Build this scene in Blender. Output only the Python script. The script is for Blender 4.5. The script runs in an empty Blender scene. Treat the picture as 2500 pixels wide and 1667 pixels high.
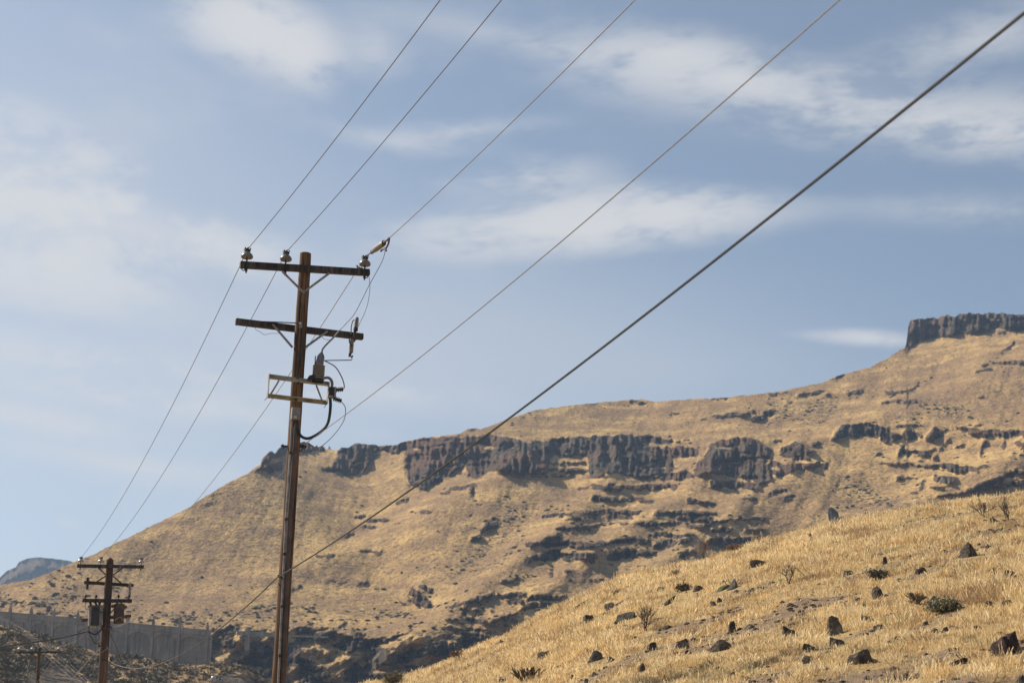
import bpy, math, random
import numpy as np
from mathutils import Vector, Matrix

# ------------------------------------------------------------------ camera, sky, sun, exposure
SC = bpy.context.scene
COL = SC.collection
PITCH = math.radians(19.0)
FPX = 50.0 / 36.0 * 2500.0            # focal length in photograph pixels
CAM = np.array([0.0, 0.0, 1.6])
cp, sp = math.cos(PITCH), math.sin(PITCH)

cam_data = bpy.data.cameras.new("camera")
cam_data.lens = 50.0
cam_data.sensor_width = 36.0
cam_data.clip_end = 20000.0
cam_data.dof.use_dof = True
cam_data.dof.focus_distance = 25.5
cam_data.dof.aperture_fstop = 2.4
cam_ob = bpy.data.objects.new("camera", cam_data)
COL.objects.link(cam_ob)
cam_ob.location = CAM
cam_ob.rotation_euler = (math.radians(90) + PITCH, 0, 0)
SC.camera = cam_ob

SUN_AZ = math.radians(-66.0)           # from the view direction, negative = left
SUN_EL = math.radians(43.0)
sun_dir = Vector((math.sin(SUN_AZ) * math.cos(SUN_EL), math.cos(SUN_AZ) * math.cos(SUN_EL), math.sin(SUN_EL)))
sun_data = bpy.data.lights.new("sun", 'SUN')
sun_data.energy = 5.0
sun_data.angle = math.radians(0.53)
sun_data.color = (1.0, 0.90, 0.76)
sun_ob = bpy.data.objects.new("sun", sun_data)
COL.objects.link(sun_ob)
sun_ob.rotation_euler = sun_dir.to_track_quat('Z', 'Y').to_euler()

SC.view_settings.view_transform = 'Standard'
SC.view_settings.look = 'None'
SC.view_settings.exposure = 0.48
SC.view_settings.gamma = 1.0
SC.render.engine = 'CYCLES'
SC.cycles.max_bounces = 6
SC.cycles.diffuse_bounces = 2
SC.cycles.transparent_max_bounces = 8
SC.cycles.volume_bounces = 0
SC.cycles.use_denoising = True
SC.cycles.sample_clamp_indirect = 4.0

world = bpy.data.worlds.new("World")
SC.world = world
world.use_nodes = True
world.cycles.sampling_method = 'MANUAL'
world.cycles.sample_map_resolution = 256


def ray(px, py):
    """Direction through a photograph pixel (forward part = 1)."""
    px = np.asarray(px, float); py = np.asarray(py, float)
    a = (px - 1250.0) / FPX
    b = (833.5 - py) / FPX
    return np.stack([a, cp - b * sp, sp + b * cp], -1)


def at_y(px, py, Y):
    d = ray(px, py)
    return CAM + d * (Y / d[1])


def at_range(px, py, r):
    d = ray(px, py)
    h = np.hypot(d[..., 0], d[..., 1])
    return CAM + d * (np.asarray(r) / h)[..., None]


def on_plane(px, py, p0, n):
    d = ray(px, py)
    t = np.dot(np.asarray(p0) - CAM, n) / np.dot(d, n)
    return CAM + d * t


# ------------------------------------------------------------------ node helpers
class NT:
    def __init__(self, tree):
        self.t = tree

    def n(self, kind, inputs=None, **props):
        nd = self.t.nodes.new(kind)
        for k, v in props.items():
            setattr(nd, k, v)
        if inputs:
            for k, v in inputs.items():
                s = nd.inputs[k]
                if hasattr(v, 'links') or isinstance(v, bpy.types.NodeSocket):
                    self.t.links.new(v, s)
                else:
                    s.default_value = v
        return nd

    def math(self, op, a, b=None, c=None, clamp=False):
        ins = {0: a}
        if b is not None: ins[1] = b
        if c is not None: ins[2] = c
        nd = self.n('ShaderNodeMath', ins, operation=op)
        nd.use_clamp = clamp
        return nd.outputs[0]

    def vmath(self, op, a, b=None):
        ins = {0: a}
        if b is not None: ins[1] = b
        nd = self.n('ShaderNodeVectorMath', ins, operation=op)
        return nd.outputs['Value'] if op in ('DOT_PRODUCT', 'LENGTH') else nd.outputs[0]

    def mix(self, fac, a, b, mode='MIX'):
        nd = self.n('ShaderNodeMix', data_type='RGBA', blend_type=mode)
        for k, v in ((0, fac), (6, a), (7, b)):
            if isinstance(v, bpy.types.NodeSocket):
                self.t.links.new(v, nd.inputs[k])
            else:
                nd.inputs[k].default_value = v if k == 0 else (tuple(v) + (1.0,))[:4]
        return nd.outputs[2]

    def noise(self, vec, scale, detail=4.0, rough=0.55, dist=0.0):
        nd = self.n('ShaderNodeTexNoise', {'Scale': scale, 'Detail': detail, 'Roughness': rough, 'Distortion': dist})
        if vec is not None:
            self.t.links.new(vec, nd.inputs['Vector'])
        return nd.outputs['Fac']

    def ramp(self, fac, lo, hi, a=0.0, b=1.0):
        nd = self.n('ShaderNodeMapRange', {0: fac, 1: lo, 2: hi, 3: a, 4: b}, interpolation_type='SMOOTHSTEP')
        return nd.outputs[0]

    def scalev(self, vec, s):
        return self.n('ShaderNodeVectorMath', {0: vec, 1: s}, operation='MULTIPLY').outputs[0]


def new_mat(name):
    m = bpy.data.materials.new(name)
    m.use_nodes = True
    nt = m.node_tree
    nt.nodes.clear()
    T = NT(nt)
    out = T.n('ShaderNodeOutputMaterial')
    return m, T, out


# ------------------------------------------------------------------ sky with thin clouds
wt = world.node_tree
wt.nodes.clear()
W = NT(wt)
wout = W.n('ShaderNodeOutputWorld')
bg = W.n('ShaderNodeBackground', {'Strength': 0.090})
sky = W.n('ShaderNodeTexSky', sky_type='NISHITA', sun_disc=False)
sky.sun_elevation = SUN_EL
sky.sun_rotation = math.atan2(sun_dir.x, sun_dir.y)
sky.altitude = 300.0
sky.air_density = 1.0
sky.dust_density = 1.6
sky.ozone_density = 1.2
tc = W.n('ShaderNodeTexCoord')
dirv = W.vmath('NORMALIZE', tc.outputs['Generated'])
sep = W.n('ShaderNodeSeparateXYZ', {0: dirv})
den = W.math('MAXIMUM', W.math('ADD', sep.outputs[2], 0.06), 0.03)
cx = W.math('DIVIDE', sep.outputs[0], den)
cy = W.math('DIVIDE', sep.outputs[1], den)
cpos = W.n('ShaderNodeCombineXYZ', {0: cx, 1: cy, 2: 0.0}).outputs[0]
def noise2(vec, scale, detail, rough):
    nd = W.n('ShaderNodeTexNoise', {'Scale': scale, 'Detail': detail, 'Roughness': rough}, noise_dimensions='2D')
    wt.links.new(vec, nd.inputs['Vector'])
    return nd


warp = noise2(cpos, 1.3, 2.0, 0.5)
cw = W.vmath('ADD', cpos, W.scalev(W.vmath('SUBTRACT', warp.outputs['Color'], (0.5, 0.5, 0.5)), (0.8, 0.8, 0.0)))
# thin cirrus: cottony noise in sky directions, drawn out a little along the horizon
dpos = W.vmath('ADD', dirv, W.scalev(W.vmath('SUBTRACT', warp.outputs['Color'], (0.5, 0.5, 0.5)), (0.10, 0.10, 0.06)))
tl = W.n('ShaderNodeMapping', {0: dpos, 2: (0.0, math.radians(9), 0.0), 3: (1.0, 1.0, 2.3)}, vector_type='POINT').outputs[0]
n_streak = W.noise(tl, 5.5, 5.0, 0.60)
n_fine = W.noise(tl, 22.0, 3.0, 0.68)
n_big = noise2(cpos, 0.55, 1.0, 0.5).outputs[0]
veil = W.math('MULTIPLY', W.ramp(n_streak, 0.46, 0.84), W.ramp(n_big, 0.30, 0.72))
# the larger banks, each round its own direction in the sky: (px, py, half width, half height, tilt, weight)
banks = [
    (640, 75, 155, 78, -14, 1.6), (745, 130, 90, 60, -35, 0.6), (930, 110, 70, 55, -20, 0.25),
    (40, 510, 260, 140, -12, 2.3), (330, 565, 320, 46, -4, 2.0), (90, 640, 260, 70, -8, 0.55),
    (1440, 555, 330, 60, 2, 1.9), (1560, 510, 180, 50, -8, 0.6), (1310, 430, 150, 40, 4, 0.45),
    (1600, 120, 220, 55, -12, 0.62), (1750, 195, 320, 60, -10, 0.62), (2200, 280, 420, 75, -10, 0.62),
    (2480, 330, 200, 60, -14, 0.5), (2350, 80, 260, 60, 4, 0.35), (1160, 310, 160, 25, 6, 0.28),
    (2120, 830, 150, 16, -9, 0.8), (1000, 340, 220, 25, -4, 0.2),
    (250, 880, 420, 50, -6, 0.50), (420, 990, 380, 35, -6, 0.5), (100, 1010, 280, 26, -5, 0.5),
    (300, 1130, 260, 40, -6, 0.42), (0, 1400, 90, 40, 0, 0.5), (900, 960, 240, 45, -4, 0.36),
    (170, 1275, 40, 9, -8, 0.35), 
    (2300, 520, 300, 40, -8, 0.2), (1250, 80, 260, 30, -12, 0.2),
]
cwd = W.vmath('ADD', dirv, W.scalev(W.vmath('SUBTRACT', warp.outputs['Color'], (0.5, 0.5, 0.5)), (0.05, 0.03, 0.03)))
# broad thin haze without structure: paler towards the sun's side and the middle distance
broad_haze = [(150, 1000, 900, 420, -2, 0.42), (900, 850, 900, 300, -4, 0.50), (300, 330, 600, 260, -6, 0.26), (1600, 900, 600, 160, -6, 0.22)]
acc = None
haze_acc = None
for bi, (bx_, by_, hw, hh, tilt, wgt) in enumerate(banks + broad_haze):
    c = Vector(ray(bx_, by_)).normalized()
    r_ = Vector((0, 0, 1)).cross(c).normalized() * -1.0
    u_ = c.cross(r_).normalized() * -1.0
    if u_.z < 0: u_ = -u_
    if r_.x < 0: r_ = -r_
    a = math.radians(tilt)
    ex = r_ * math.cos(a) + u_ * math.sin(a)
    ey = u_ * math.cos(a) - r_ * math.sin(a)
    ez = ex.cross(ey)
    rot = Matrix((ex, ey, ez)).transposed().to_euler()
    mp = W.n('ShaderNodeMapping', {0: cwd, 1: tuple(c), 2: tuple(rot), 3: (1.9 * hw / FPX, 1.9 * hh / FPX, 1.0)}, vector_type='TEXTURE')
    gr = W.n('ShaderNodeTexGradient', {0: mp.outputs[0]}, gradient_type='QUADRATIC_SPHERE')
    if bi < len(banks):
        acc = W.math('MULTIPLY_ADD', gr.outputs[1], wgt * 1.35, 0.0 if acc is None else acc)
    else:
        haze_acc = W.math('MULTIPLY_ADD', gr.outputs[1], wgt, 0.0 if haze_acc is None else haze_acc)
wisp = W.math('ADD', W.math('MULTIPLY', n_streak, 0.75), W.math('MULTIPLY', n_fine, 0.45))
bank = W.math('MULTIPLY', acc, W.ramp(wisp, 0.45, 0.72, 0.22, 1.9))
soft = W.math('MULTIPLY_ADD', acc, 0.10, 0.07)
tot = W.math('ADD', W.math('ADD', W.math('MULTIPLY', veil, 0.42), bank), soft)
horiz = W.ramp(sep.outputs[2], 0.30, 0.05, 0.0, 0.18)
tot = W.math('ADD', W.math('ADD', tot, horiz), haze_acc)
tot = W.math('SUBTRACT', 1.0, W.math('POWER', 2.718, W.math('MULTIPLY', tot, -1.25)))
above = W.ramp(sep.outputs[2], -0.02, 0.03)
tot = W.math('MULTIPLY', tot, above)
skycol = W.mix(1.0, sky.outputs['Color'], (0.97, 0.95, 0.89), 'MULTIPLY')
skyc = W.mix(tot, skycol, (5.5, 5.48, 5.55))
wt.links.new(skyc, bg.inputs['Color'])
wt.links.new(bg.outputs[0], wout.inputs['Surface'])


# ------------------------------------------------------------------ numpy noise
_tab = np.random.RandomState(11).rand(256, 256)


def vnoise(x, y, seed=0):
    x = np.asarray(x, float) + seed * 37.17; y = np.asarray(y, float) + seed * 91.73
    xi = np.floor(x).astype(int); yi = np.floor(y).astype(int)
    fx = x - xi; fy = y - yi
    fx = fx * fx * (3 - 2 * fx); fy = fy * fy * (3 - 2 * fy)
    x0 = xi & 255; x1 = (xi + 1) & 255; y0 = yi & 255; y1 = (yi + 1) & 255
    a = _tab[y0, x0] * (1 - fx) + _tab[y0, x1] * fx
    b = _tab[y1, x0] * (1 - fx) + _tab[y1, x1] * fx
    return (a * (1 - fy) + b * fy) * 2 - 1


def fbm(x, y, oct=4, seed=0, gain=0.5):
    s = 0.0; a = 1.0; n = 0.0
    for i in range(oct):
        s = s + a * vnoise(x * 2.03 ** i, y * 2.03 ** i, seed + i * 3)
        n += a; a *= gain
    return s / n


def lerp_list(pts):
    xs = np.array([p[0] for p in pts], float); ys = np.array([p[1] for p in pts], float)
    return lambda x: np.interp(x, xs, ys)


# ------------------------------------------------------------------ mesh helpers
def mesh_np(name, verts, faces, mat=None, smooth=True, attrs=None, parent=None):
    """verts (N,3), faces (M,k) with one k -> ONE mesh object."""
    verts = np.asarray(verts, np.float32); faces = np.asarray(faces, np.int32)
    me = bpy.data.meshes.new(name)
    me.vertices.add(len(verts)); me.vertices.foreach_set('co', verts.ravel())
    k = faces.shape[1]
    me.loops.add(faces.size); me.loops.foreach_set('vertex_index', faces.ravel())
    me.polygons.add(len(faces))
    me.polygons.foreach_set('loop_start', np.arange(0, faces.size, k, dtype=np.int32))
    me.update(calc_edges=True)
    if smooth:
        me.polygons.foreach_set('use_smooth', np.ones(len(faces), bool))
    if attrs:
        for an, (typ, val) in attrs.items():
            at = me.attributes.new(an, typ, 'POINT')
            if typ == 'FLOAT': at.data.foreach_set('value', np.asarray(val, np.float32).ravel())
            else: at.data.foreach_set('color', np.asarray(val, np.float32).ravel())
    ob = bpy.data.objects.new(name, me)
    COL.objects.link(ob)
    if mat: me.materials.append(mat)
    if parent: ob.parent = parent
    return ob


def grid_faces(nr, nc):
    i = np.arange(nr - 1)[:, None] * nc + np.arange(nc - 1)[None, :]
    return np.stack([i, i + 1, i + nc + 1, i + nc], -1).reshape(-1, 4)


class MB:
    """Collects shapes and links them as ONE mesh object."""

    def __init__(self):
        self.v = []; self.f = []

    def add(self, verts, faces):
        o = len(self.v)
        self.v += [tuple(map(float, p)) for p in verts]
        self.f += [tuple(i + o for i in f) for f in faces]

    def bar(self, a, b, w, h, up=(0, 0, 1)):
        a = Vector(a); b = Vector(b); d = (b - a).normalized()
        u = Vector(up)
        s = d.cross(u)
        if s.length < 1e-4: s = d.cross(Vector((1, 0, 0)))
        s.normalize(); u = s.cross(d).normalized()
        vs = []
        for p in (a, b):
            for i, j in ((-1, -1), (1, -1), (1, 1), (-1, 1)):
                vs.append(p + s * (i * w / 2) + u * (j * h / 2))
        self.add(vs, [(3, 2, 1, 0), (4, 5, 6, 7), (0, 1, 5, 4), (1, 2, 6, 5), (2, 3, 7, 6), (3, 0, 4, 7)])

    def tube(self, pts, rad, n=8, cap=True):
        pts = [Vector(p) for p in pts]
        if not hasattr(rad, '__len__'): rad = [rad] * len(pts)
        t0 = (pts[1] - pts[0]).normalized()
        u = t0.orthogonal().normalized()
        vs = []
        for i, p in enumerate(pts):
            t = (pts[min(i + 1, len(pts) - 1)] - pts[max(i - 1, 0)]).normalized()
            u = (u - t * u.dot(t))
            if u.length < 1e-6: u = t.orthogonal()
            u.normalize(); w = t.cross(u)
            for k in range(n):
                a = 2 * math.pi * k / n
                vs.append(p + (u * math.cos(a) + w * math.sin(a)) * rad[i])
        fs = []
        for i in range(len(pts) - 1):
            for k in range(n):
                fs.append((i * n + k, i * n + (k + 1) % n, (i + 1) * n + (k + 1) % n, (i + 1) * n + k))
        if cap:
            fs.append(tuple(range(n - 1, -1, -1)))
            fs.append(tuple((len(pts) - 1) * n + k for k in range(n)))
        self.add(vs, fs)

    def lathe(self, origin, axis, prof, n=16):
        """prof: (radius, height along axis)."""
        o = Vector(origin); t = Vector(axis).normalized()
        u = t.orthogonal().normalized(); w = t.cross(u)
        vs = []
        for r, h in prof:
            for k in range(n):
                a = 2 * math.pi * k / n
                vs.append(o + t * h + (u * math.cos(a) + w * math.sin(a)) * max(r, 1e-4))
        fs = []
        for i in range(len(prof) - 1):
            for k in range(n):
                fs.append((i * n + k, i * n + (k + 1) % n, (i + 1) * n + (k + 1) % n, (i + 1) * n + k))
        fs.append(tuple(range(n - 1, -1, -1)))
        fs.append(tuple((len(prof) - 1) * n + k for k in range(n)))
        self.add(vs, fs)

    def build(self, name, mat, parent=None, smooth=True, bevel=0.0):
        me = bpy.data.meshes.new(name)
        me.from_pydata(self.v, [], self.f)
        me.update()
        if smooth:
            me.polygons.foreach_set('use_smooth', np.ones(len(me.polygons), bool))
            try: me.set_sharp_from_angle(angle=math.radians(38))
            except Exception: pass
        ob = bpy.data.objects.new(name, me)
        COL.objects.link(ob)
        me.materials.append(mat)
        if parent: ob.parent = parent
        if bevel:
            md = ob.modifiers.new('bevel', 'BEVEL'); md.width = bevel; md.segments = 2; md.limit_method = 'ANGLE'
        return ob


def tag(o, label=None, cat=None, group=None, kind=None):
    if label: o['label'] = label
    if cat: o['category'] = cat
    if group: o['group'] = group
    if kind: o['kind'] = kind
    return o


def empty(name, loc):
    o = bpy.data.objects.new(name, None)
    COL.objects.link(o)
    o.empty_display_size = 0.2
    o.location = loc
    bpy.context.view_layer.update()
    return o


def adopt(root):
    """Parts are modelled in world space: keep them there under their Empty."""
    inv = Matrix.Translation(-Vector(root.location))
    for ch in root.children:
        ch.matrix_parent_inverse = inv
# ------------------------------------------------------------------ materials of the land
def land_material():
    m, T, out = new_mat("mountain_grass_and_basalt")
    tcn = T.n('ShaderNodeTexCoord'); P = tcn.outputs['Object']
    rock = T.n('ShaderNodeAttribute', attribute_name='rock').outputs['Fac']
    brush = T.n('ShaderNodeAttribute', attribute_name='brush').outputs['Fac']
    big = T.noise(P, 0.012, 3.0, 0.6)
    mid = T.noise(T.scalev(P, (1, 1, 2.2)), 0.09, 4.0, 0.62)
    fine = T.noise(T.scalev(P, (1, 1, 1.6)), 0.75, 3.0, 0.7)
    grass = T.mix(T.ramp(big, 0.36, 0.64), (0.33, 0.213, 0.096), (0.46, 0.298, 0.120))
    grass = T.mix(T.ramp(mid, 0.40, 0.70), grass, (0.23, 0.145, 0.08))
    grass = T.mix(T.ramp(mid, 0.50, 0.30), grass, (0.53, 0.352, 0.143))
    grass = T.mix(T.math('MULTIPLY', T.ramp(fine, 0.50, 0.64), 0.8), grass, (0.115, 0.085, 0.062))
    broad = T.noise(P, 0.005, 2.0, 0.6)
    grass = T.mix(T.math('MULTIPLY', T.ramp(broad, 0.50, 0.66), 0.55), grass, (0.21, 0.135, 0.082))
    tuft = T.noise(T.scalev(P, (1, 1, 1.5)), 1.9, 3.0, 0.7)
    grass = T.mix(T.math('MULTIPLY', T.ramp(tuft, 0.55, 0.66), 0.75), grass, (0.13, 0.092, 0.06))
    grass = T.mix(T.math('MULTIPLY', T.ramp(tuft, 0.44, 0.34), 0.55), grass, (0.60, 0.415, 0.185))
    sage = T.noise(P, 0.42, 3.0, 0.75)
    sg = T.math('MULTIPLY', T.ramp(sage, 0.60, 0.68), T.ramp(T.noise(P, 0.03, 3.0), 0.42, 0.60))
    sg = T.math('MAXIMUM', T.math('MULTIPLY', sg, 0.75), T.math('MULTIPLY', brush, T.ramp(T.noise(P, 0.75, 3.0, 0.7), 0.50, 0.60)))
    grass = T.mix(sg, grass, (0.062, 0.058, 0.045))
    rb = T.noise(T.scalev(P, (1, 1, 0.25)), 0.35, 4.0, 0.65)
    rl = T.noise(T.scalev(P, (0.3, 0.3, 1.6)), 0.22, 3.0, 0.6)
    rcol = T.mix(T.ramp(rb, 0.35, 0.68), (0.020, 0.0185, 0.018), (0.125, 0.098, 0.073))
    rcol = T.mix(T.math('MULTIPLY', T.ramp(T.noise(P, 0.035, 4.0), 0.46, 0.62), 0.65), rcol, (0.13, 0.070, 0.046))
    rcol = T.mix(T.math('MULTIPLY', T.ramp(T.noise(P, 0.5, 3.0, 0.7), 0.56, 0.66), 0.65), rcol, (0.22, 0.165, 0.09))
    edge = T.math('ADD', rock, T.math('MULTIPLY', T.math('SUBTRACT', T.noise(P, 0.28, 3.0, 0.7), 0.5), 0.8))
    edge = T.math('ADD', edge, T.math('MULTIPLY', T.math('SUBTRACT', T.noise(P, 1.1, 3.0, 0.7), 0.5), 1.0))
    edge = T.math('ADD', edge, T.math('MULTIPLY', T.math('SUBTRACT', rl, 0.5), 0.35))
    f = T.ramp(edge, 0.46, 0.62)
    col = T.mix(f, grass, rcol)
    hgt = T.math('ADD', T.math('MULTIPLY', fine, 0.6), T.math('MULTIPLY', T.math('MULTIPLY', rb, f), 3.0))
    bump = T.n('ShaderNodeBump', {'Strength': 0.8, 'Distance': 1.4, 'Height': hgt})
    bs = T.n('ShaderNodeBsdfPrincipled', {'Base Color': col, 'Roughness': 0.95, 'Normal': bump.outputs[0]})
    bs.inputs['Specular IOR Level'].default_value = 0.1
    T.t.links.new(bs.outputs[0], out.inputs['Surface'])
    return m


M_LAND = land_material()


# ------------------------------------------------------------------ the mountain
SKYLINE = [(-900, 1640), (-500, 1540), (-200, 1470), (0, 1427), (77, 1414), (128, 1394), (178, 1373), (232, 1350), (310, 1313), (387, 1274),
           (465, 1236), (503, 1210), (561, 1176), (612, 1152), (618, 1145), (637, 1133), (640, 1119), (651, 1109), (660, 1101),
           (666, 1101), (671, 1107), (678, 1098), (684, 1091), (700, 1092), (720, 1084), (731, 1081), (743, 1077), (758, 1083), (770, 1091),
           (773, 1082), (777, 1092), (789, 1088), (795, 1097), (801, 1096), (804, 1084), (808, 1096), (827, 1100),
           (832, 1092), (850, 1092), (868, 1082), (893, 1083), (924, 1088), (970, 1084), (993, 1075), (1034, 1068), (1110, 1061),
           (1127, 1056), (1143, 1046), (1158, 1044), (1173, 1047), (1204, 1037), (1242, 1023), (1288, 1006), (1316, 999),
           (1399, 989), (1467, 982), (1542, 975), (1569, 975), (1600, 981), (1678, 975), (1746, 972), (1797, 967), (1900, 956),
           (1955, 944), (2011, 933), (2048, 916), (2122, 896), (2159, 879), (2192, 857), (2211, 848), (2214, 827), (2218, 794),
           (2224, 781), (2233, 776), (2288, 774), (2362, 767), (2418, 764), (2447, 766), (2477, 769), (2500, 768), (2700, 765),
           (3000, 800), (3400, 900)]
sky_y = lerp_list(SKYLINE)
NEAR_SIL = [(-1200, 2300), (-500, 2250), (0, 2170), (300, 2080), (500, 1960), (700, 1800), (820, 1712), (900, 1676), (1053, 1636), (1117, 1608), (1168, 1582),
            (1232, 1557), (1308, 1514), (1385, 1480), (1500, 1426), (1525, 1412), (1653, 1384), (1717, 1370), (1883, 1326),
            (1951, 1310), (2010, 1297), (2130, 1272), (2257, 1247), (2385, 1230), (2500, 1216), (2700, 1180), (3000, 1140), (3400, 1110)]
near_y = lerp_list(NEAR_SIL)

GX = np.arange(-760, 3260, 2.0)
GY = np.arange(700, 1810, 2.0)
PX, PY = np.meshgrid(GX, GY)

POLYS = [
    [(640, 1119), (660, 1100), (684, 1090), (743, 1076), (775, 1080), (806, 1082), (808, 1097), (760, 1102), (720, 1106), (690, 1112), (642, 1134)],
    [(614, 1150), (640, 1134), (690, 1127), (694, 1152), (655, 1154), (640, 1146)],
    [(832, 1090), (868, 1080), (932, 1086), (926, 1109), (906, 1129), (904, 1139), (881, 1160), (824, 1158), (817, 1147), (822, 1114)],
    [(925, 1087), (1005, 1078), (1005, 1098), (960, 1106), (930, 1100)],
    [(990, 1082), (1035, 1069), (1130, 1062), (1240, 1064), (1262, 1075), (1290, 1080), (1340, 1074), (1400, 1068), (1480, 1064), (1540, 1060),
     (1600, 1066), (1640, 1075), (1656, 1083), (1600, 1083), (1560, 1080), (1587, 1092), (1635, 1094), (1663, 1087), (1704, 1099),
     (1709, 1112), (1640, 1113), (1643, 1138), (1684, 1150), (1689, 1163), (1653, 1172), (1600, 1168), (1536, 1161), (1485, 1153),
     (1454, 1168), (1439, 1166), (1434, 1110), (1357, 1110), (1342, 1122), (1339, 1156), (1293, 1163), (1240, 1150), (1200, 1148),
     (1160, 1172), (1145, 1166), (1138, 1138), (1107, 1155), (1076, 1173), (1046, 1191), (1025, 1194), (996, 1176), (992, 1130)],
    [(1732, 1084), (1758, 1074), (1819, 1066), (1857, 1079), (1883, 1097), (1883, 1115), (1870, 1122), (1880, 1143), (1885, 1173),
     (1855, 1181), (1832, 1173), (1755, 1158), (1730, 1153), (1699, 1163), (1694, 1143), (1724, 1110)],
    [(1901, 1113), (1910, 1092), (1940, 1078), (1960, 1080), (1970, 1098), (1988, 1100), (1975, 1110), (1930, 1118)],
    [(2028, 1076), (2043, 1053), (2053, 1038), (2084, 1033), (2125, 1033), (2165, 1043), (2193, 1061), (2198, 1073), (2165, 1084),
     (2153, 1079), (2150, 1068), (2117, 1066), (2066, 1071)],
    [(2257, 1071), (2262, 1058), (2283, 1039), (2308, 1053), (2303, 1063), (2278, 1073)],
    [(2209, 852), (2214, 790), (2226, 774), (2300, 768), (2420, 758), (2500, 764), (2720, 766), (2720, 800), (2500, 800), (2440, 803), (2400, 810),
     (2340, 818), (2280, 826), (2235, 840)],
    [(1168, 1297), (1184, 1275), (1207, 1258), (1221, 1270), (1219, 1281), (1199, 1288), (1180, 1300)],
    [(1002, 1428), (1020, 1440), (1063, 1481), (1045, 1489), (999, 1466)],
    [(1012, 1425), (1061, 1430), (1058, 1451), (1043, 1446)],
]
# canyon wall under the road
CANYON = [(516, 1540), (540, 1533), (560, 1526), (590, 1532), (620, 1538), (690, 1531), (780, 1528), (815, 1541), (850, 1553), (900, 1560), (950, 1557), (996, 1545),
          (1003, 1528), (1014, 1552), (1050, 1549), (1120, 1553), (1200, 1558), (1250, 1545), (1330, 1530), (1330, 1830), (-800, 1830), (-800, 1700), (300, 1700), (510, 1640)]
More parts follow.
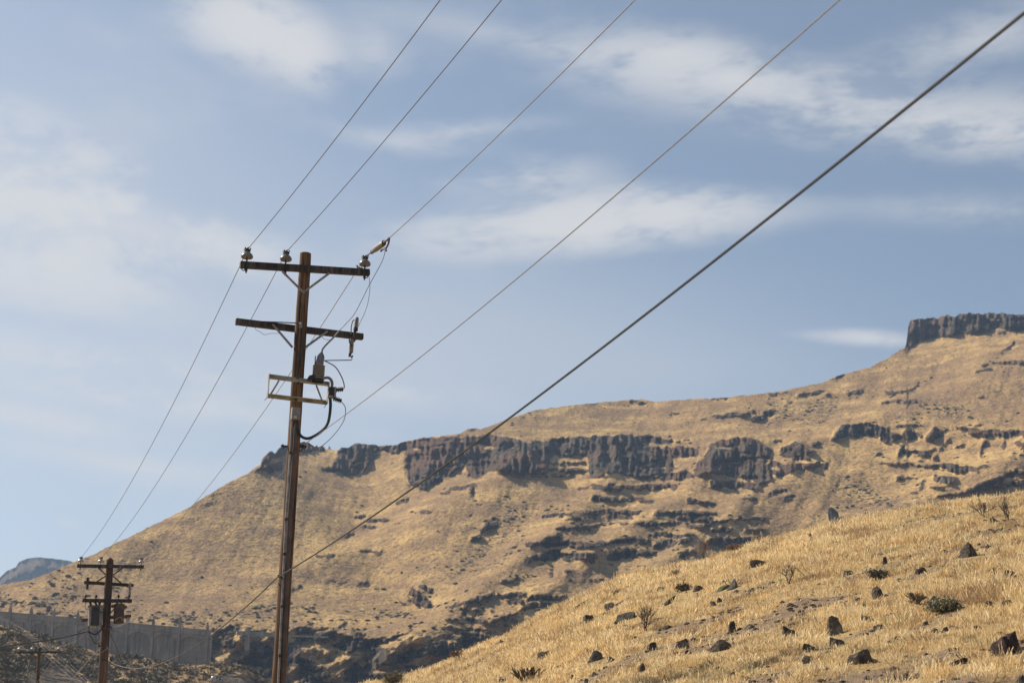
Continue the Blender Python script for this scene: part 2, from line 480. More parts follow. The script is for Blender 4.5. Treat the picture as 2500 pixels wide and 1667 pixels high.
# strokes: points, half thickness in photograph pixels
S = [
    ([(1350, 1130), (1430, 1132)], 3), ([(1345, 1147), (1432, 1150)], 6), ([(1345, 1159), (1405, 1162)], 3), ([(793, 1146), (818, 1148)], 7),
    ([(1934, 1116), (1966, 1120)], 5), ([(1880, 1130), (1960, 1140), (2020, 1136)], 9), ([(1880, 1155), (1930, 1149)], 9),
    ([(2190, 1038), (2240, 1040)], 4), ([(2211, 1053), (2240, 1063)], 7), ([(2207, 1070), (2230, 1064)], 5),
    ([(2370, 1055), (2500, 1057), (2720, 1062)], 12), ([(2334, 1048), (2380, 1046)], 4), ([(2405, 1073), (2392, 1117)], 5),
    ([(2453, 1073), (2448, 1092)], 8), ([(2487, 1082), (2500, 1094)], 11), ([(2338, 1088), (2354, 1083)], 6), ([(2318, 1066), (2280, 1119)], 3.5),
    ([(2196, 1110), (2206, 1095), (2220, 1112)], 8), ([(2140, 1107), (2155, 1111)], 6), ([(2246, 1107), (2264, 1108)], 6),
    ([(2155, 1132), (2230, 1133)], 4.5), ([(2242, 1136), (2298, 1137)], 4.5), ([(2300, 1135), (2333, 1142), (2372, 1147)], 10), ([(2372, 1146), (2410, 1137)], 5),
    ([(2191, 1167), (2240, 1170)], 6), ([(2252, 1175), (2250, 1195)], 7), ([(2286, 1170), (2325, 1174)], 12), ([(2270, 1191), (2298, 1193)], 3.5),
    ([(2224, 1203), (2245, 1204)], 3), ([(2211, 1214), (2257, 1214)], 3), ([(2520, 1145), (2461, 1160), (2418, 1178), (2385, 1187)], 8),
    ([(2415, 1188), (2461, 1186)], 4.5), ([(2285, 1210), (2354, 1201)], 6), ([(2364, 1196), (2395, 1196)], 5), ([(2470, 1180), (2500, 1180)], 5),
    ([(1454, 1189), (1600, 1189), (1648, 1188)], 9), ([(1413, 1194), (1451, 1184)], 4.5), ([(1450, 1217), (1500, 1219)], 8), ([(1510, 1222), (1561, 1217)], 7),
    ([(1561, 1224), (1592, 1222)], 6), ([(1429, 1250), (1556, 1250)], 7), ([(1485, 1263), (1540, 1262)], 4), ([(1324, 1258), (1395, 1255)], 6.5),
    ([(1402, 1270), (1414, 1270)], 5), ([(1362, 1291), (1403, 1296)], 5.5), ([(1398, 1287), (1459, 1283)], 5.5), ([(1459, 1277), (1536, 1278)], 2.6),
    ([(1286, 1329), (1378, 1329)], 7), ([(1338, 1316), (1370, 1316)], 7), ([(1385, 1330), (1472, 1327)], 10), ([(1293, 1364), (1365, 1352)], 12),
    ([(1385, 1361), (1446, 1357)], 15), ([(1485, 1361), (1546, 1357)], 12), ([(1490, 1324), (1587, 1319)], 7), ([(1548, 1347), (1600, 1349)], 7),
    ([(1740, 1179), (1842, 1188)], 13), ([(1676, 1219), (1700, 1218)], 6), ([(1704, 1225), (1742, 1231)], 6), ([(1602, 1254), (1747, 1250)], 7),
    ([(1643, 1263), (1730, 1268)], 8), ([(1551, 1278), (1666, 1278)], 4.5), ([(1679, 1283), (1717, 1283)], 4.5), ([(1724, 1279), (1781, 1268), (1865, 1265)], 6),
    ([(1814, 1217), (1847, 1217)], 5), ([(1878, 1202), (1921, 1196)], 4.5), ([(1918, 1219), (1939, 1212)], 6), ([(1740, 1298), (1788, 1293)], 7),
    ([(1819, 1293), (1862, 1293)], 4.5), ([(1735, 1322), (1883, 1315)], 14), ([(1604, 1332), (1642, 1325)], 14), ([(1663, 1321), (1688, 1316)], 8),
    ([(1633, 1309), (1689, 1306)], 5), ([(1587, 1306), (1622, 1301)], 5), ([(1500, 1359), (1551, 1357)], 13), ([(1551, 1349), (1594, 1349)], 7), ([(1663, 1362), (1689, 1342)], 5),
    ([(1710, 1022), (1720, 1022)], 4), ([(1745, 1018), (1800, 1009)], 7), ([(1795, 1012), (1840, 1006)], 7), ([(1838, 1024), (1885, 1010)], 7), ([(1870, 1006), (1905, 1003)], 4),
    ([(1640, 1010), (1660, 1012)], 3), ([(1668, 1075), (1684, 1075)], 3), ([(1890, 1078), (1905, 1076)], 3), ([(1980, 1084), (2008, 1083)], 5),
    ([(1540, 978), (1572, 985)], 6), ([(1440, 984), (1470, 983)], 2.5), ([(1735, 974), (1775, 972)], 3), ([(1880, 963), (1920, 960)], 3.5), ([(1953, 965), (2007, 956)], 4),
    ([(2071, 961), (2104, 956)], 5), ([(2014, 965), (2027, 964)], 3.5), ([(2163, 961), (2229, 951), (2240, 933)], 4), ([(2205, 984), (2235, 976)], 4), ([(2158, 984), (2201, 978)], 4),
    ([(2385, 906), (2424, 902)], 4), ([(2395, 893), (2410, 890)], 3.5), ([(2425, 886), (2500, 885), (2660, 890)], 6), ([(2447, 861), (2473, 838)], 6), ([(2433, 812), (2500, 803), (2660, 800)], 3.5),
    ([(1143, 1047), (1172, 1049)], 2.5), ([(2042, 920), (2058, 915)], 3),
    ([(972, 1223), (998, 1221)], 5.5), ([(870, 1262), (890, 1258)], 7), ([(893, 1270), (944, 1266)], 5), ([(888, 1286), (921, 1285)], 4), ([(842, 1308), (862, 1302)], 4.5),
    ([(771, 1359), (814, 1355)], 4), ([(878, 1347), (906, 1347)], 3.5), ([(916, 1348), (934, 1351)], 5), ([(965, 1277), (982, 1276)], 3.5), ([(1003, 1251), (1014, 1250)], 4),
    ([(1030, 1250), (1050, 1250)], 4.5), ([(1103, 1190), (1159, 1186)], 7), ([(1151, 1186), (1154, 1208)], 6), ([(1072, 1208), (1095, 1200)], 3.5), ([(1166, 1234), (1178, 1234)], 4), ([(1148, 1257), (1156, 1256)], 5),
    ([(1155, 1316), (1172, 1312)], 8), ([(1224, 1417), (1267, 1414)], 4.5), ([(1140, 1470), (1203, 1451)], 8), ([(1219, 1451), (1283, 1451)], 8), ([(1240, 1463), (1275, 1471)], 8),
    ([(1099, 1483), (1130, 1471)], 6), ([(1295, 1463), (1372, 1456)], 8), ([(1278, 1484), (1334, 1474)], 8), ([(1160, 1489), (1172, 1489)], 8), ([(1137, 1480), (1137, 1505)], 7), ([(1201, 1487), (1203, 1496)], 5),
    ([(1094, 1513), (1124, 1513)], 3.5), ([(1137, 1509), (1181, 1517)], 8), ([(1196, 1517), (1262, 1497)], 7), ([(1079, 1530), (1193, 1537)], 4.5), ([(1130, 1548), (1193, 1553)], 7),
    ([(1346, 1384), (1346, 1408)], 4), ([(1380, 1392), (1392, 1394)], 7), ([(1446, 1415), (1464, 1417)], 3.5),
    ([(878, 1420), (893, 1421)], 5), ([(867, 1430), (876, 1430)], 4), ([(800, 1420), (844, 1421)], 2.6), ([(576, 1454), (619, 1438)], 3), ([(720, 1443), (733, 1436)], 5), ([(780, 1456), (787, 1456)], 3),
    ([(756, 1481), (768, 1481)], 4), ([(976, 1470), (990, 1473)], 4.5), ([(912, 1486), (924, 1486)], 3.5), ([(952, 1505), (970, 1503)], 4), ([(828, 1528), (852, 1520)], 7), ([(880, 1527), (897, 1535)], 3.5),
    ([(872, 1545), (890, 1546)], 5), ([(750, 1520), (772, 1520)], 3.5), ([(802, 1489), (815, 1489)], 2.6), ([(448, 1507), (460, 1507)], 4), ([(512, 1520), (528, 1520)], 3.5),
    ([(465, 1236), (496, 1216)], 3.5), ([(507, 1211), (565, 1195)], 2.6), ([(492, 1236), (530, 1221)], 3.5), ([(457, 1265), (484, 1262)], 2.6),
    ([(95, 1500), (145, 1492)], 9), ([(155, 1508), (205, 1503)], 6), ([(350, 1506), (395, 1504)], 5), ([(362, 1482), (382, 1482)], 3.5), ([(-12, 1437), (14, 1434)], 6), ([(8, 1453), (20, 1452)], 3.5),
    ([(172, 1457), (190, 1452)], 4.5), ([(40, 1440), (70, 1450)], 3),
]
BRUSH = [([(1242, 1222), (1257, 1268), (1224, 1306), (1179, 1339), (1143, 1378), (1100, 1410)], 16), ([(1293, 1301), (1255, 1334), (1217, 1370), (1160, 1400)], 6),
         ([(540, 1504), (620, 1500)], 7), ([(400, 1500), (470, 1510)], 8), ([(0, 1460), (60, 1475), (160, 1460), (200, 1462)], 10), ([(1280, 1230), (1262, 1290)], 8),
         ([(620, 1480), (760, 1490)], 8), ([(880, 1490), (1000, 1500)], 9), ([(2060, 1190), (2200, 1250)], 28), ([(2240, 990), (2330, 1000)], 18), ([(1900, 1000), (2030, 1000)], 24)]


import bmesh


def ico(sub):
    bm = bmesh.new()
    bmesh.ops.create_icosphere(bm, subdivisions=sub, radius=1.0)
    v = np.array([p.co[:] for p in bm.verts]); f = np.array([[q.index for q in t.verts] for t in bm.faces])
    bm.free()
    return v, f


ICO0 = ico(1)


def scrub_material():
    m, T, out = new_mat("dark_hillside_scrub")
    P = T.n('ShaderNodeTexCoord').outputs['Object']
    c = T.mix(T.ramp(T.noise(P, 0.35, 3.0), 0.35, 0.65), (0.055, 0.048, 0.036), (0.12, 0.095, 0.062))
    bs = T.n('ShaderNodeBsdfDiffuse', {'Color': c})
    T.t.links.new(bs.outputs[0], out.inputs['Surface'])
    return m


def poly_mask(poly, wx, wy):
    pts = np.array(poly, float)
    x0, x1 = pts[:, 0].min() - 10, pts[:, 0].max() + 10
    i0 = max(0, int((x0 - GX[0]) / 2)); i1 = min(len(GX), int((x1 - GX[0]) / 2) + 2)
    inside = np.zeros(PX.shape, bool)
    X = wx[:, i0:i1]; Y = wy[:, i0:i1]
    ins = np.zeros(X.shape, bool)
    n = len(pts)
    for i in range(n):
        ax, ay = pts[i]; bx, by = pts[(i + 1) % n]
        if ay == by: continue
        c = ((ay > Y) != (by > Y)) & (X < (bx - ax) * (Y - ay) / (by - ay) + ax)
        ins ^= c
    inside[:, i0:i1] = ins
    return inside.astype(np.float32)


def seg_dist(X, Y, ax, ay, bx, by):
    dx, dy = bx - ax, by - ay
    L2 = dx * dx + dy * dy + 1e-6
    t = np.clip(((X - ax) * dx + (Y - ay) * dy) / L2, 0, 1)
    ex = X - (ax + t * dx); ey = Y - (ay + t * dy)
    return np.hypot(ex, ey), (dx * ey - dy * ex)


def stroke(mask, pts, th, wx, wy, soft=0.6):
    pts = np.array(pts, float)
    pad = th * 2 + 14
    i0 = max(0, int((pts[:, 0].min() - pad - GX[0]) / 2)); i1 = min(len(GX), int((pts[:, 0].max() + pad - GX[0]) / 2) + 2)
    j0 = max(0, int((pts[:, 1].min() - pad - GY[0]) / 2)); j1 = min(len(GY), int((pts[:, 1].max() + pad - GY[0]) / 2) + 2)
    X = wx[j0:j1, i0:i1]; Y = wy[j0:j1, i0:i1]
    d = np.full(X.shape, 1e9)
    for k in range(len(pts) - 1):
        d = np.minimum(d, seg_dist(X, Y, *pts[k], *pts[k + 1])[0])
    d = d + min(th, 9.0) * (0.75 * fbm(X / 20, Y / 5, 3, 15) + 0.35 * vnoise(X / 3.2, Y / 8, 16))
    m = np.clip((th * (1 + soft * 0.5) - d) / (th * soft), 0, 1)
    mask[j0:j1, i0:i1] = np.maximum(mask[j0:j1, i0:i1], m)


def box_blur(a, r, axis):
    pad = [(0, 0), (0, 0)]; pad[axis] = (r + 1, r)
    p = np.pad(a, pad, mode='edge')
    c = np.cumsum(p, axis=axis, dtype=np.float64)
    n = a.shape[axis]
    hi = np.take(c, np.arange(2 * r + 1, 2 * r + 1 + n), axis=axis)
    lo = np.take(c, np.arange(0, n), axis=axis)
    return (hi - lo) / (2 * r + 1)


def build_mountain():
    wx = PX + 7 * fbm(PX / 26, PY / 26, 3, 1) + 2.5 * vnoise(PX / 6, PY / 6, 5)
    wy = PY + 5 * fbm(PX / 24, PY / 20, 3, 2) + 2.5 * vnoise(PX / 6, PY / 6, 6)
    sx = PX + 4 * fbm(PX / 14, PY / 14, 3, 7) + 2 * vnoise(PX / 4, PY / 6, 9); sy = PY + 5 * fbm(PX / 9, PY / 30, 3, 8) + 3 * vnoise(PX / 4, PY / 12, 10)
    M = np.zeros(PX.shape, np.float32)
    for p in POLYS:
        M = np.maximum(M, poly_mask(p, sx, sy))
    # grassy benches and chutes that break up the big faces
    bench = fbm(PX / 46, PY / 7 + PX / 70, 3, 141) + 0.35 * fbm(PX / 12, PY / 26, 2, 142)
    M = M * (1 - np.clip((bench - 0.36) * 5, 0, 1) * 0.9 * (PX < 2150))
    for pts, th in S:
        low = np.mean([q[1] for q in pts]) > 1425
        f_ = 0.62 if low else (0.72 if th > 5.5 else 0.85)
        tmp = np.zeros(M.shape, np.float32)
        stroke(tmp, pts, th * f_, wx, wy)
        left = np.mean([q[0] for q in pts]) < 640
        M = np.maximum(M, tmp * (0.5 if left else 1.0))
    can = poly_mask(CANYON, wx, wy)
    # ragged rock in the canyon wall, with tufts of grass between
    cn = fbm(PX / 34 + 0.35 * PY / 34, PY / 20, 4, 21)
    M = np.maximum(M, can * np.clip((cn + 0.14) * 4.0, 0.0, 1))
    # scattered low ledges on the flanks
    led = fbm(PX / 60, PY / 9 + PX / 90, 3, 31) + 0.5 * fbm(PX / 200, PY / 160, 2, 33)
    zone = np.clip((PX - 1150) / 350, 0, 1) * np.clip((PY - sky_y(PX) - 25) / 60, 0, 1) * (PY < 1545)
    M = np.maximum(M, np.clip((led - 0.60) * 7, 0, 1) * zone * 0.9)
    BR = np.zeros(PX.shape, np.float32)
    for pts, th in BRUSH:
        stroke(BR, pts, th, wx, wy, 1.2)
    Mb = box_blur(box_blur(M, 1, 0), 2, 1)

    d = ray(PX, PY)
    t = d[..., 2] / np.hypot(d[..., 0], d[..., 1])
    s0 = 0.60 + 0.05 * np.clip((PX - 1600) / 800, 0, 1) + 0.03 * fbm(PX / 300, PY / 250, 2, 41)
    ss = np.clip((PY - 1370) / 100, 0, 1) * np.clip((1150 - PX) / 250, 0, 1)
    s0 = s0 - 0.20 * ss * ss * (3 - 2 * ss)
    s0 = np.where(PY > 1548, 1.1, s0)
    s0 = box_blur(s0, 5, 0)
    dt = -np.diff(t, axis=0, append=t[-1:] + (t[-1:] - t[-2:-1])) * 1.0     # gain per row going up
    rate = dt / np.maximum(s0 - t, 0.10)
    up = np.cumsum(rate[::-1], axis=0)[::-1]
    j_ref = int((1540 - GY[0]) / 2)
    L0 = math.log(290.0) + up - up[j_ref:j_ref + 1]
    C = np.cumsum((rate * Mb)[::-1], axis=0)[::-1]
    B = C
    for _ in range(2):
        B = box_blur(B, 24, 0)
    rel = -0.85 * (C - B)
    # spurs and gullies
    ridges = [
        ([(1300, 1105), (1180, 1180), (1000, 1280), (800, 1362), (560, 1442), (380, 1510)], 0.060, 22, 210),
        ([(1490, 1150), (1400, 1255), (1280, 1350), (1130, 1470), (1000, 1560), (930, 1590)], 0.055, 24, 150),
        ([(1740, 1150), (1620, 1232), (1500, 1312), (1390, 1402), (1320, 1450), (1180, 1520)], 0.045, 20, 120),
        ([(1930, 1130), (1780, 1250), (1700, 1302), (1600, 1382), (1480, 1460), (1300, 1540)], 0.045, 20, 170),
        ([(2560, 1050), (2400, 1142), (2300, 1192), (2180, 1250), (2050, 1300)], 0.050, 18, 150),
        ([(2560, 850), (2400, 925), (2250, 985), (2120, 1030), (1960, 1090)], 0.030, 26, 190),
        ([(1150, 1090), (1140, 1160)], 0.020, 10, 60), ([(1740, 1085), (1720, 1160)], 0.016, 10, 60),
        ([(1480, 1070), (1450, 1160)], 0.012, 10, 40), ([(1040, 1080), (1030, 1180)], 0.014, 30, 50),
        ([(640, 1100), (430, 1270), (250, 1380), (60, 1470)], 0.046, 120, 300),
    ]
    wxr = PX + 12 * fbm(PX / 70, PY / 70, 3, 51); wyr = PY + 12 * fbm(PX / 70, PY / 70, 3, 52)
    for pts, amp, wl, wr in ridges:
        best = np.full(PX.shape, 1e9); side = np.zeros(PX.shape); over = np.zeros(PX.shape); along = np.zeros(PX.shape)
        for k in range(len(pts) - 1):
            dd, cr = seg_dist(wxr, wyr, *pts[k], *pts[k + 1])
            m = dd < best
            (ax, ay), (bx, by) = pts[k], pts[k + 1]
            sl = math.hypot(bx - ax, by - ay)
            al = ((wxr - ax) * (bx - ax) + (wyr - ay) * (by - ay)) / sl
            ov = np.zeros(PX.shape)
            if k == 0: ov = np.maximum(ov, -al)
            if k == len(pts) - 2: ov = np.maximum(ov, al - sl)
            over = np.where(m, ov, over)
            best = np.where(m, dd, best); side = np.where(m, cr, side)
            along = np.where(m, (k + np.clip(al / sl, 0, 1)) / (len(pts) - 1), along)
        # walking down-left along the ridge the right-hand (upper left) side is the short one
        long_side = side < 0
        if pts[-1][0] > pts[0][0]: long_side = ~long_side
        w = np.where(long_side, wr, wl)
        rel = rel - amp * np.exp(-(np.sqrt(best * best + 100.0) - 10.0) / w) * np.exp(-over / 22.0) * (1 - (1.0 if amp == 0.060 else 0.35) * along)
    rel = box_blur(box_blur(rel, 2, 1), 2, 1)
    keep = np.clip(box_blur(box_blur(Mb, 5, 0), 4, 1) * 4.0, 0, 1)
    rel = keep * rel + (1 - keep) * box_blur(box_blur(rel, 11, 1), 11, 1)
    bigface = np.clip(box_blur(box_blur(Mb, 14, 0), 20, 1) * 2.2 - 0.15, 0, 1)
    gull = np.abs(fbm(PX / 60 + PY / 130, PY / 220, 3, 61))
    rel = rel - 0.004 * gull - 0.0022 * fbm(PX / 30, PY / 26, 3, 62) - 0.0007 * fbm(PX / 9, PY / 7, 3, 63)
    # rock faces: columns, joints and benches
    colm = (0.2 + 0.8 * bigface) * (0.011 * (1 - 2 * np.abs(fbm(PX / 13, PY / 70, 2, 71))) + 0.024 * fbm(PX / 40, PY / 140, 2, 72)) + (0.5 + 0.5 * bigface) * (0.008 * fbm(PX / 50, PY / 9, 2, 73) + 0.006 * vnoise(PX / 5.5, PY / 14, 74))
    rel = rel - Mb * colm
    rel = rel - can * 0.030 * fbm(PX / 44 + PY / 60, PY / 40, 4, 81)
    L = L0 + rel

    xs = np.concatenate([np.arange(-720, -120, 12.0), np.arange(-120, 2620, 2.6), np.arange(2620, 3200, 12.0)])
    NR = 310
    ys0 = sky_y(xs) + 7.0 * (xs > 2226) * fbm(xs / 11, xs * 0, 3, 93) + 1.2 * vnoise(xs / 5, xs * 0, 91) + 1.2 * vnoise(xs / 13, xs * 0, 92)
    ybot = np.clip(near_y(xs) + 70, 0, 1800)
    v = np.linspace(0, 1, NR)[:, None]
    YY = ys0[None] + (ybot - ys0)[None] * v
    XX = np.broadcast_to(xs[None], YY.shape)
    fi = np.clip((XX - GX[0]) / 2, 0, len(GX) - 1.001); fj = np.clip((YY - GY[0]) / 2, 0, len(GY) - 1.001)
    i0 = fi.astype(int); j0 = fj.astype(int); ti = fi - i0; tj = fj - j0

    def samp(A):
        return (A[j0, i0] * (1 - ti) + A[j0, i0 + 1] * ti) * (1 - tj) + (A[j0 + 1, i0] * (1 - ti) + A[j0 + 1, i0 + 1] * ti) * tj
    R = np.exp(samp(L))
    rk = samp(Mb); br = samp(BR)
    P = at_range(XX, YY, R)
    # the far side of the crest
    top = P[0]; dirs = top - CAM; dirs[:, 2] = 0; rr = np.linalg.norm(dirs, axis=1, keepdims=True); dirs = dirs / rr
    back = []
    for dist, drop in ((900, 330), (320, 80), (110, 16), (35, 2.5), (9, 0.1)):
        q = top + dirs * dist; q = q.copy(); q[:, 2] -= drop; back.append(q)
    allP = np.concatenate([np.array(back), P], 0)
    z = np.zeros((5, len(xs)))
    rk = np.concatenate([z, rk], 0); br = np.concatenate([z, br], 0)
    ob = mesh_np('mountain', allP.reshape(-1, 3), grid_faces(allP.shape[0], len(xs))[:, ::-1], M_LAND, True,
                 {'rock': ('FLOAT', rk), 'brush': ('FLOAT', br)})
    tag(ob, kind='structure')

    # low dark shrubs and stones dotted over the flanks
    rng = np.random.RandomState(33)
    n = 26000
    qx = rng.uniform(-60, 2560, n); qy = sky_y(qx) + 4 + rng.rand(n) * (np.minimum(near_y(qx), 1560) - sky_y(qx))
    ii = np.clip(((qx - GX[0]) / 2).astype(int), 0, len(GX) - 1); jj = np.clip(((qy - GY[0]) / 2).astype(int), 0, len(GY) - 1)
    dens = 0.02 + 0.9 * np.clip(BR[jj, ii], 0, 1) + 0.75 * np.clip(fbm(qx / 70, qy / 45, 3, 151) - 0.16, 0, 1) * 2.2 + 0.5 * np.clip((qy - 1480) / 60, 0, 1)
    near_rock = box_blur(box_blur(Mb, 5, 0), 6, 1)[jj, ii]
    dens = dens + 0.9 * near_rock
    dens = dens * (1 - 0.85 * np.clip((1050 - qx) / 200, 0, 1) * np.clip((1440 - qy) / 60, 0, 1))
    k = (rng.rand(n) < dens * 0.50) & (Mb[jj, ii] < 0.6)
    qx, qy, ii, jj = qx[k], qy[k], ii[k], jj[k]
    cen = at_range(qx, qy, np.exp(L[jj, ii]) - 0.2)
    n = len(qx)
    tv, tf = ICO0
    sz = 0.14 + 0.48 * rng.rand(n) ** 2.2
    V = tv[None] * (1 + 0.5 * (rng.rand(n, len(tv), 1) - 0.5)) * sz[:, None, None] * np.array([1.15, 1.0, 0.72]) + cen[:, None, :]
    F = tf[None] + (np.arange(n) * len(tv))[:, None, None]
    o = mesh_np('hillside_scrub', V.reshape(-1, 3), F.reshape(-1, 3), scrub_material(), False)
    tag(o, "small dark shrubs and stones dotted over the far mountainside", 'scrub', kind='stuff')

    def depth_at(px, py):
        i = int((px - GX[0]) / 2); j = int((py - GY[0]) / 2)
        return math.exp(L[j, i])
    return depth_at


mountain_range = build_mountain()

# far blue hill at the left edge
def build_far_hill():
    crest = lerp_list([(-900, 1640), (-300, 1490), (-60, 1432), (0, 1410), (15, 1394), (39, 1384), (46, 1372), (66, 1363), (93, 1359), (128, 1363), (166, 1368), (182, 1373), (260, 1392), (400, 1440), (600, 1500)])
    xs = np.arange(-700, 600, 3.0)
    NR = 70
    y0 = crest(xs) + 0.8 * vnoise(xs / 7, xs * 0, 3)
    v = np.linspace(0, 1, NR)[:, None]
    YY = y0[None] + (1560 - y0)[None] * v ** 1.2
    XX = np.broadcast_to(xs[None], YY.shape)
    d = ray(XX, YY); t = d[..., 2] / np.hypot(d[..., 0], d[..., 1])
    dt = t[0:1] - t
    rk = np.clip(1.0 + 0.4 * fbm(XX / 40, YY / 14, 3, 4), 0, 1)  # rock colour nearly everywhere, painting the hill as dark as in shade
    L = math.log(1180.0) - dt / 2.2 + 0.03 * fbm(XX / 50, YY / 60, 4, 9) + 0.012 * fbm(XX / 9, YY / 20, 3, 10) - 0.02 * np.clip((YY - y0[None] - 8) / 14, 0, 1)
    P = at_range(XX, YY, np.exp(L))
    top = P[0]; dirs = top - CAM; dirs[:, 2] = 0; dirs /= np.linalg.norm(dirs, axis=1, keepdims=True)
    back = []
    for dist, drop in ((700, 260), (200, 40), (40, 3)):
        q = top + dirs * dist; q[:, 2] -= drop; back.append(q)
    allP = np.concatenate([np.array(back), P], 0)
    rk = np.concatenate([np.zeros((3, len(xs))), rk], 0)
    ob = mesh_np('far_hill', allP.reshape(-1, 3), grid_faces(allP.shape[0], len(xs))[:, ::-1], M_LAND, True,
                 {'rock': ('FLOAT', rk), 'brush': ('FLOAT', rk * 0 + 0.3)})
    tag(ob, kind='structure')


build_far_hill()

# ------------------------------------------------------------------ haze
def build_haze():
    m, T, out = new_mat("valley_haze")
    vol = T.n('ShaderNodeVolumePrincipled', {'Color': (0.50, 0.70, 1.0, 1.0), 'Density': 0.00030, 'Anisotropy': 0.2})
    T.t.links.new(vol.outputs[0], out.inputs['Volume'])
    mb = MB()
    x0, x1, y0, y1, z0, z1 = -3000, 3000, -600, 3600, -62, 300
    mb.add([(x0, y0, z0), (x1, y0, z0), (x1, y1, z0), (x0, y1, z0), (x0, y0, z1), (x1, y0, z1), (x1, y1, z1), (x0, y1, z1)],
           [(3, 2, 1, 0), (4, 5, 6, 7), (0, 1, 5, 4), (1, 2, 6, 5), (2, 3, 7, 6), (3, 0, 4, 7)])
    ob = mb.build('haze', m, smooth=False)
    tag(ob, kind='stuff')
# ------------------------------------------------------------------ the near slope
def hill_params(px):
    """Crest height and range for the slope along one image column (photograph pixels at the crest)."""
    y = near_y(px)
    d = ray(px, y)
    h = np.hypot(d[..., 0], d[..., 1])
    az = np.arctan2(d[..., 0], d[..., 1])
    return az, d[..., 2] / h


_cpx = np.arange(-1200, 3400, 10.0)
_caz, _ct = hill_params(_cpx)


def crest_t(az):
    return np.interp(az, _caz, _ct)


def crest_range(az):
    return np.interp(az, np.radians([-40, -12, -4, 3, 20, 40]), [58, 56, 54, 48, 43, 40])


def hill_z(x, y):
    x = np.asarray(x, float); y = np.asarray(y, float)
    az = np.arctan2(x, y); r = np.hypot(x, y)
    Ds = crest_range(az); zc = crest_t(az) * Ds
    H = zc + 1.6
    u = r / Ds
    p1 = np.where(zc > 0.6, np.clip(zc, 0.01, None) / np.maximum(H, 0.5), 0.4)
    uu = np.clip(u, 0, 1)
    p = 0.3 * (uu ** 3 - 2 * uu ** 2 + uu) + (3 * uu ** 2 - 2 * uu ** 3) + p1 * (uu ** 3 - uu ** 2)
    e = np.clip(u - 1, 0, None)
    p = p + p1 * e - 1.25 * e ** 2
    z = -1.6 + H * p
    z = np.where(u > 1, np.maximum(z, np.where(e > 0, -6.0, z)), z)
    bump = 0.16 * fbm(x / 3.1, y / 3.1, 3, 101) + 0.05 * fbm(x / 0.8, y / 0.8, 2, 102)
    fade = np.clip((r - 3) / 8, 0, 1)
    return CAM[2] + z + bump * fade


def hill_hit(px, py):
    """Where the sight line of a pixel meets the near slope."""
    d = ray(px, py); h = math.hypot(d[0], d[1])
    rs = np.arange(6, 75, 0.05)
    P = CAM + d[None] * (rs / h)[:, None]
    below = P[:, 2] < hill_z(P[:, 0], P[:, 1])
    if below.any():
        k = int(np.argmax(below))
    else:                                              # just above the crest: stand it on the crest
        az = math.atan2(d[0], d[1])
        k = int((float(crest_range(az)) + 0.8 - 6) / 0.05)
    p = P[k].copy(); p[2] = float(hill_z(p[0], p[1]))
    return p, rs[k] * math.sqrt(1 + (d[2] / h) ** 2)


def bare(x, y):
    """0..1 how bare the ground is (patches drawn out along the contour)."""
    a = fbm(x / 5.5 + y / 16.0, y / 2.6 - x / 9.0, 3, 111)
    b = fbm(x / 1.5 + y / 4.0, y / 0.8 - x / 2.4, 4, 112, 0.6)
    r = np.hypot(x, y)
    near = np.clip((34.0 - r) / 16.0, -0.6, 1.0) * 0.10
    return np.clip((a * 0.34 + b * 1.05 + near + 0.0) * 2.2, 0, 1)


def soil_material():
    m, T, out = new_mat("dry_soil_and_litter")
    P = T.n('ShaderNodeTexCoord').outputs['Object']
    b = T.n('ShaderNodeAttribute', attribute_name='bare').outputs['Fac']
    n1 = T.noise(P, 1.3, 6.0, 0.65); n2 = T.noise(P, 9.0, 6.0, 0.7); n3 = T.noise(P, 34.0, 4.0, 0.7)
    dirt = T.mix(T.ramp(n1, 0.3, 0.7), (0.175, 0.120, 0.078), (0.275, 0.195, 0.128))
    dirt = T.mix(T.ramp(n2, 0.52, 0.68), dirt, (0.055, 0.038, 0.028))
    dirt = T.mix(T.math('MULTIPLY', T.ramp(n3, 0.50, 0.66), 0.8), dirt, (0.36, 0.275, 0.165))
    straw = T.mix(T.ramp(n2, 0.3, 0.7), (0.46, 0.33, 0.16), (0.32, 0.215, 0.105))
    col = T.mix(T.ramp(b, 0.15, 0.75), straw, dirt)
    hgt = T.math('ADD', T.math('MULTIPLY', n2, 0.7), T.math('MULTIPLY', n3, 0.4))
    bump = T.n('ShaderNodeBump', {'Strength': 0.9, 'Distance': 0.07, 'Height': hgt})
    bs = T.n('ShaderNodeBsdfPrincipled', {'Base Color': col, 'Roughness': 0.95, 'Normal': bump.outputs[0]})
    bs.inputs['Specular IOR Level'].default_value = 0.1
    T.t.links.new(bs.outputs[0], out.inputs['Surface'])
    return m


M_SOIL = soil_material()


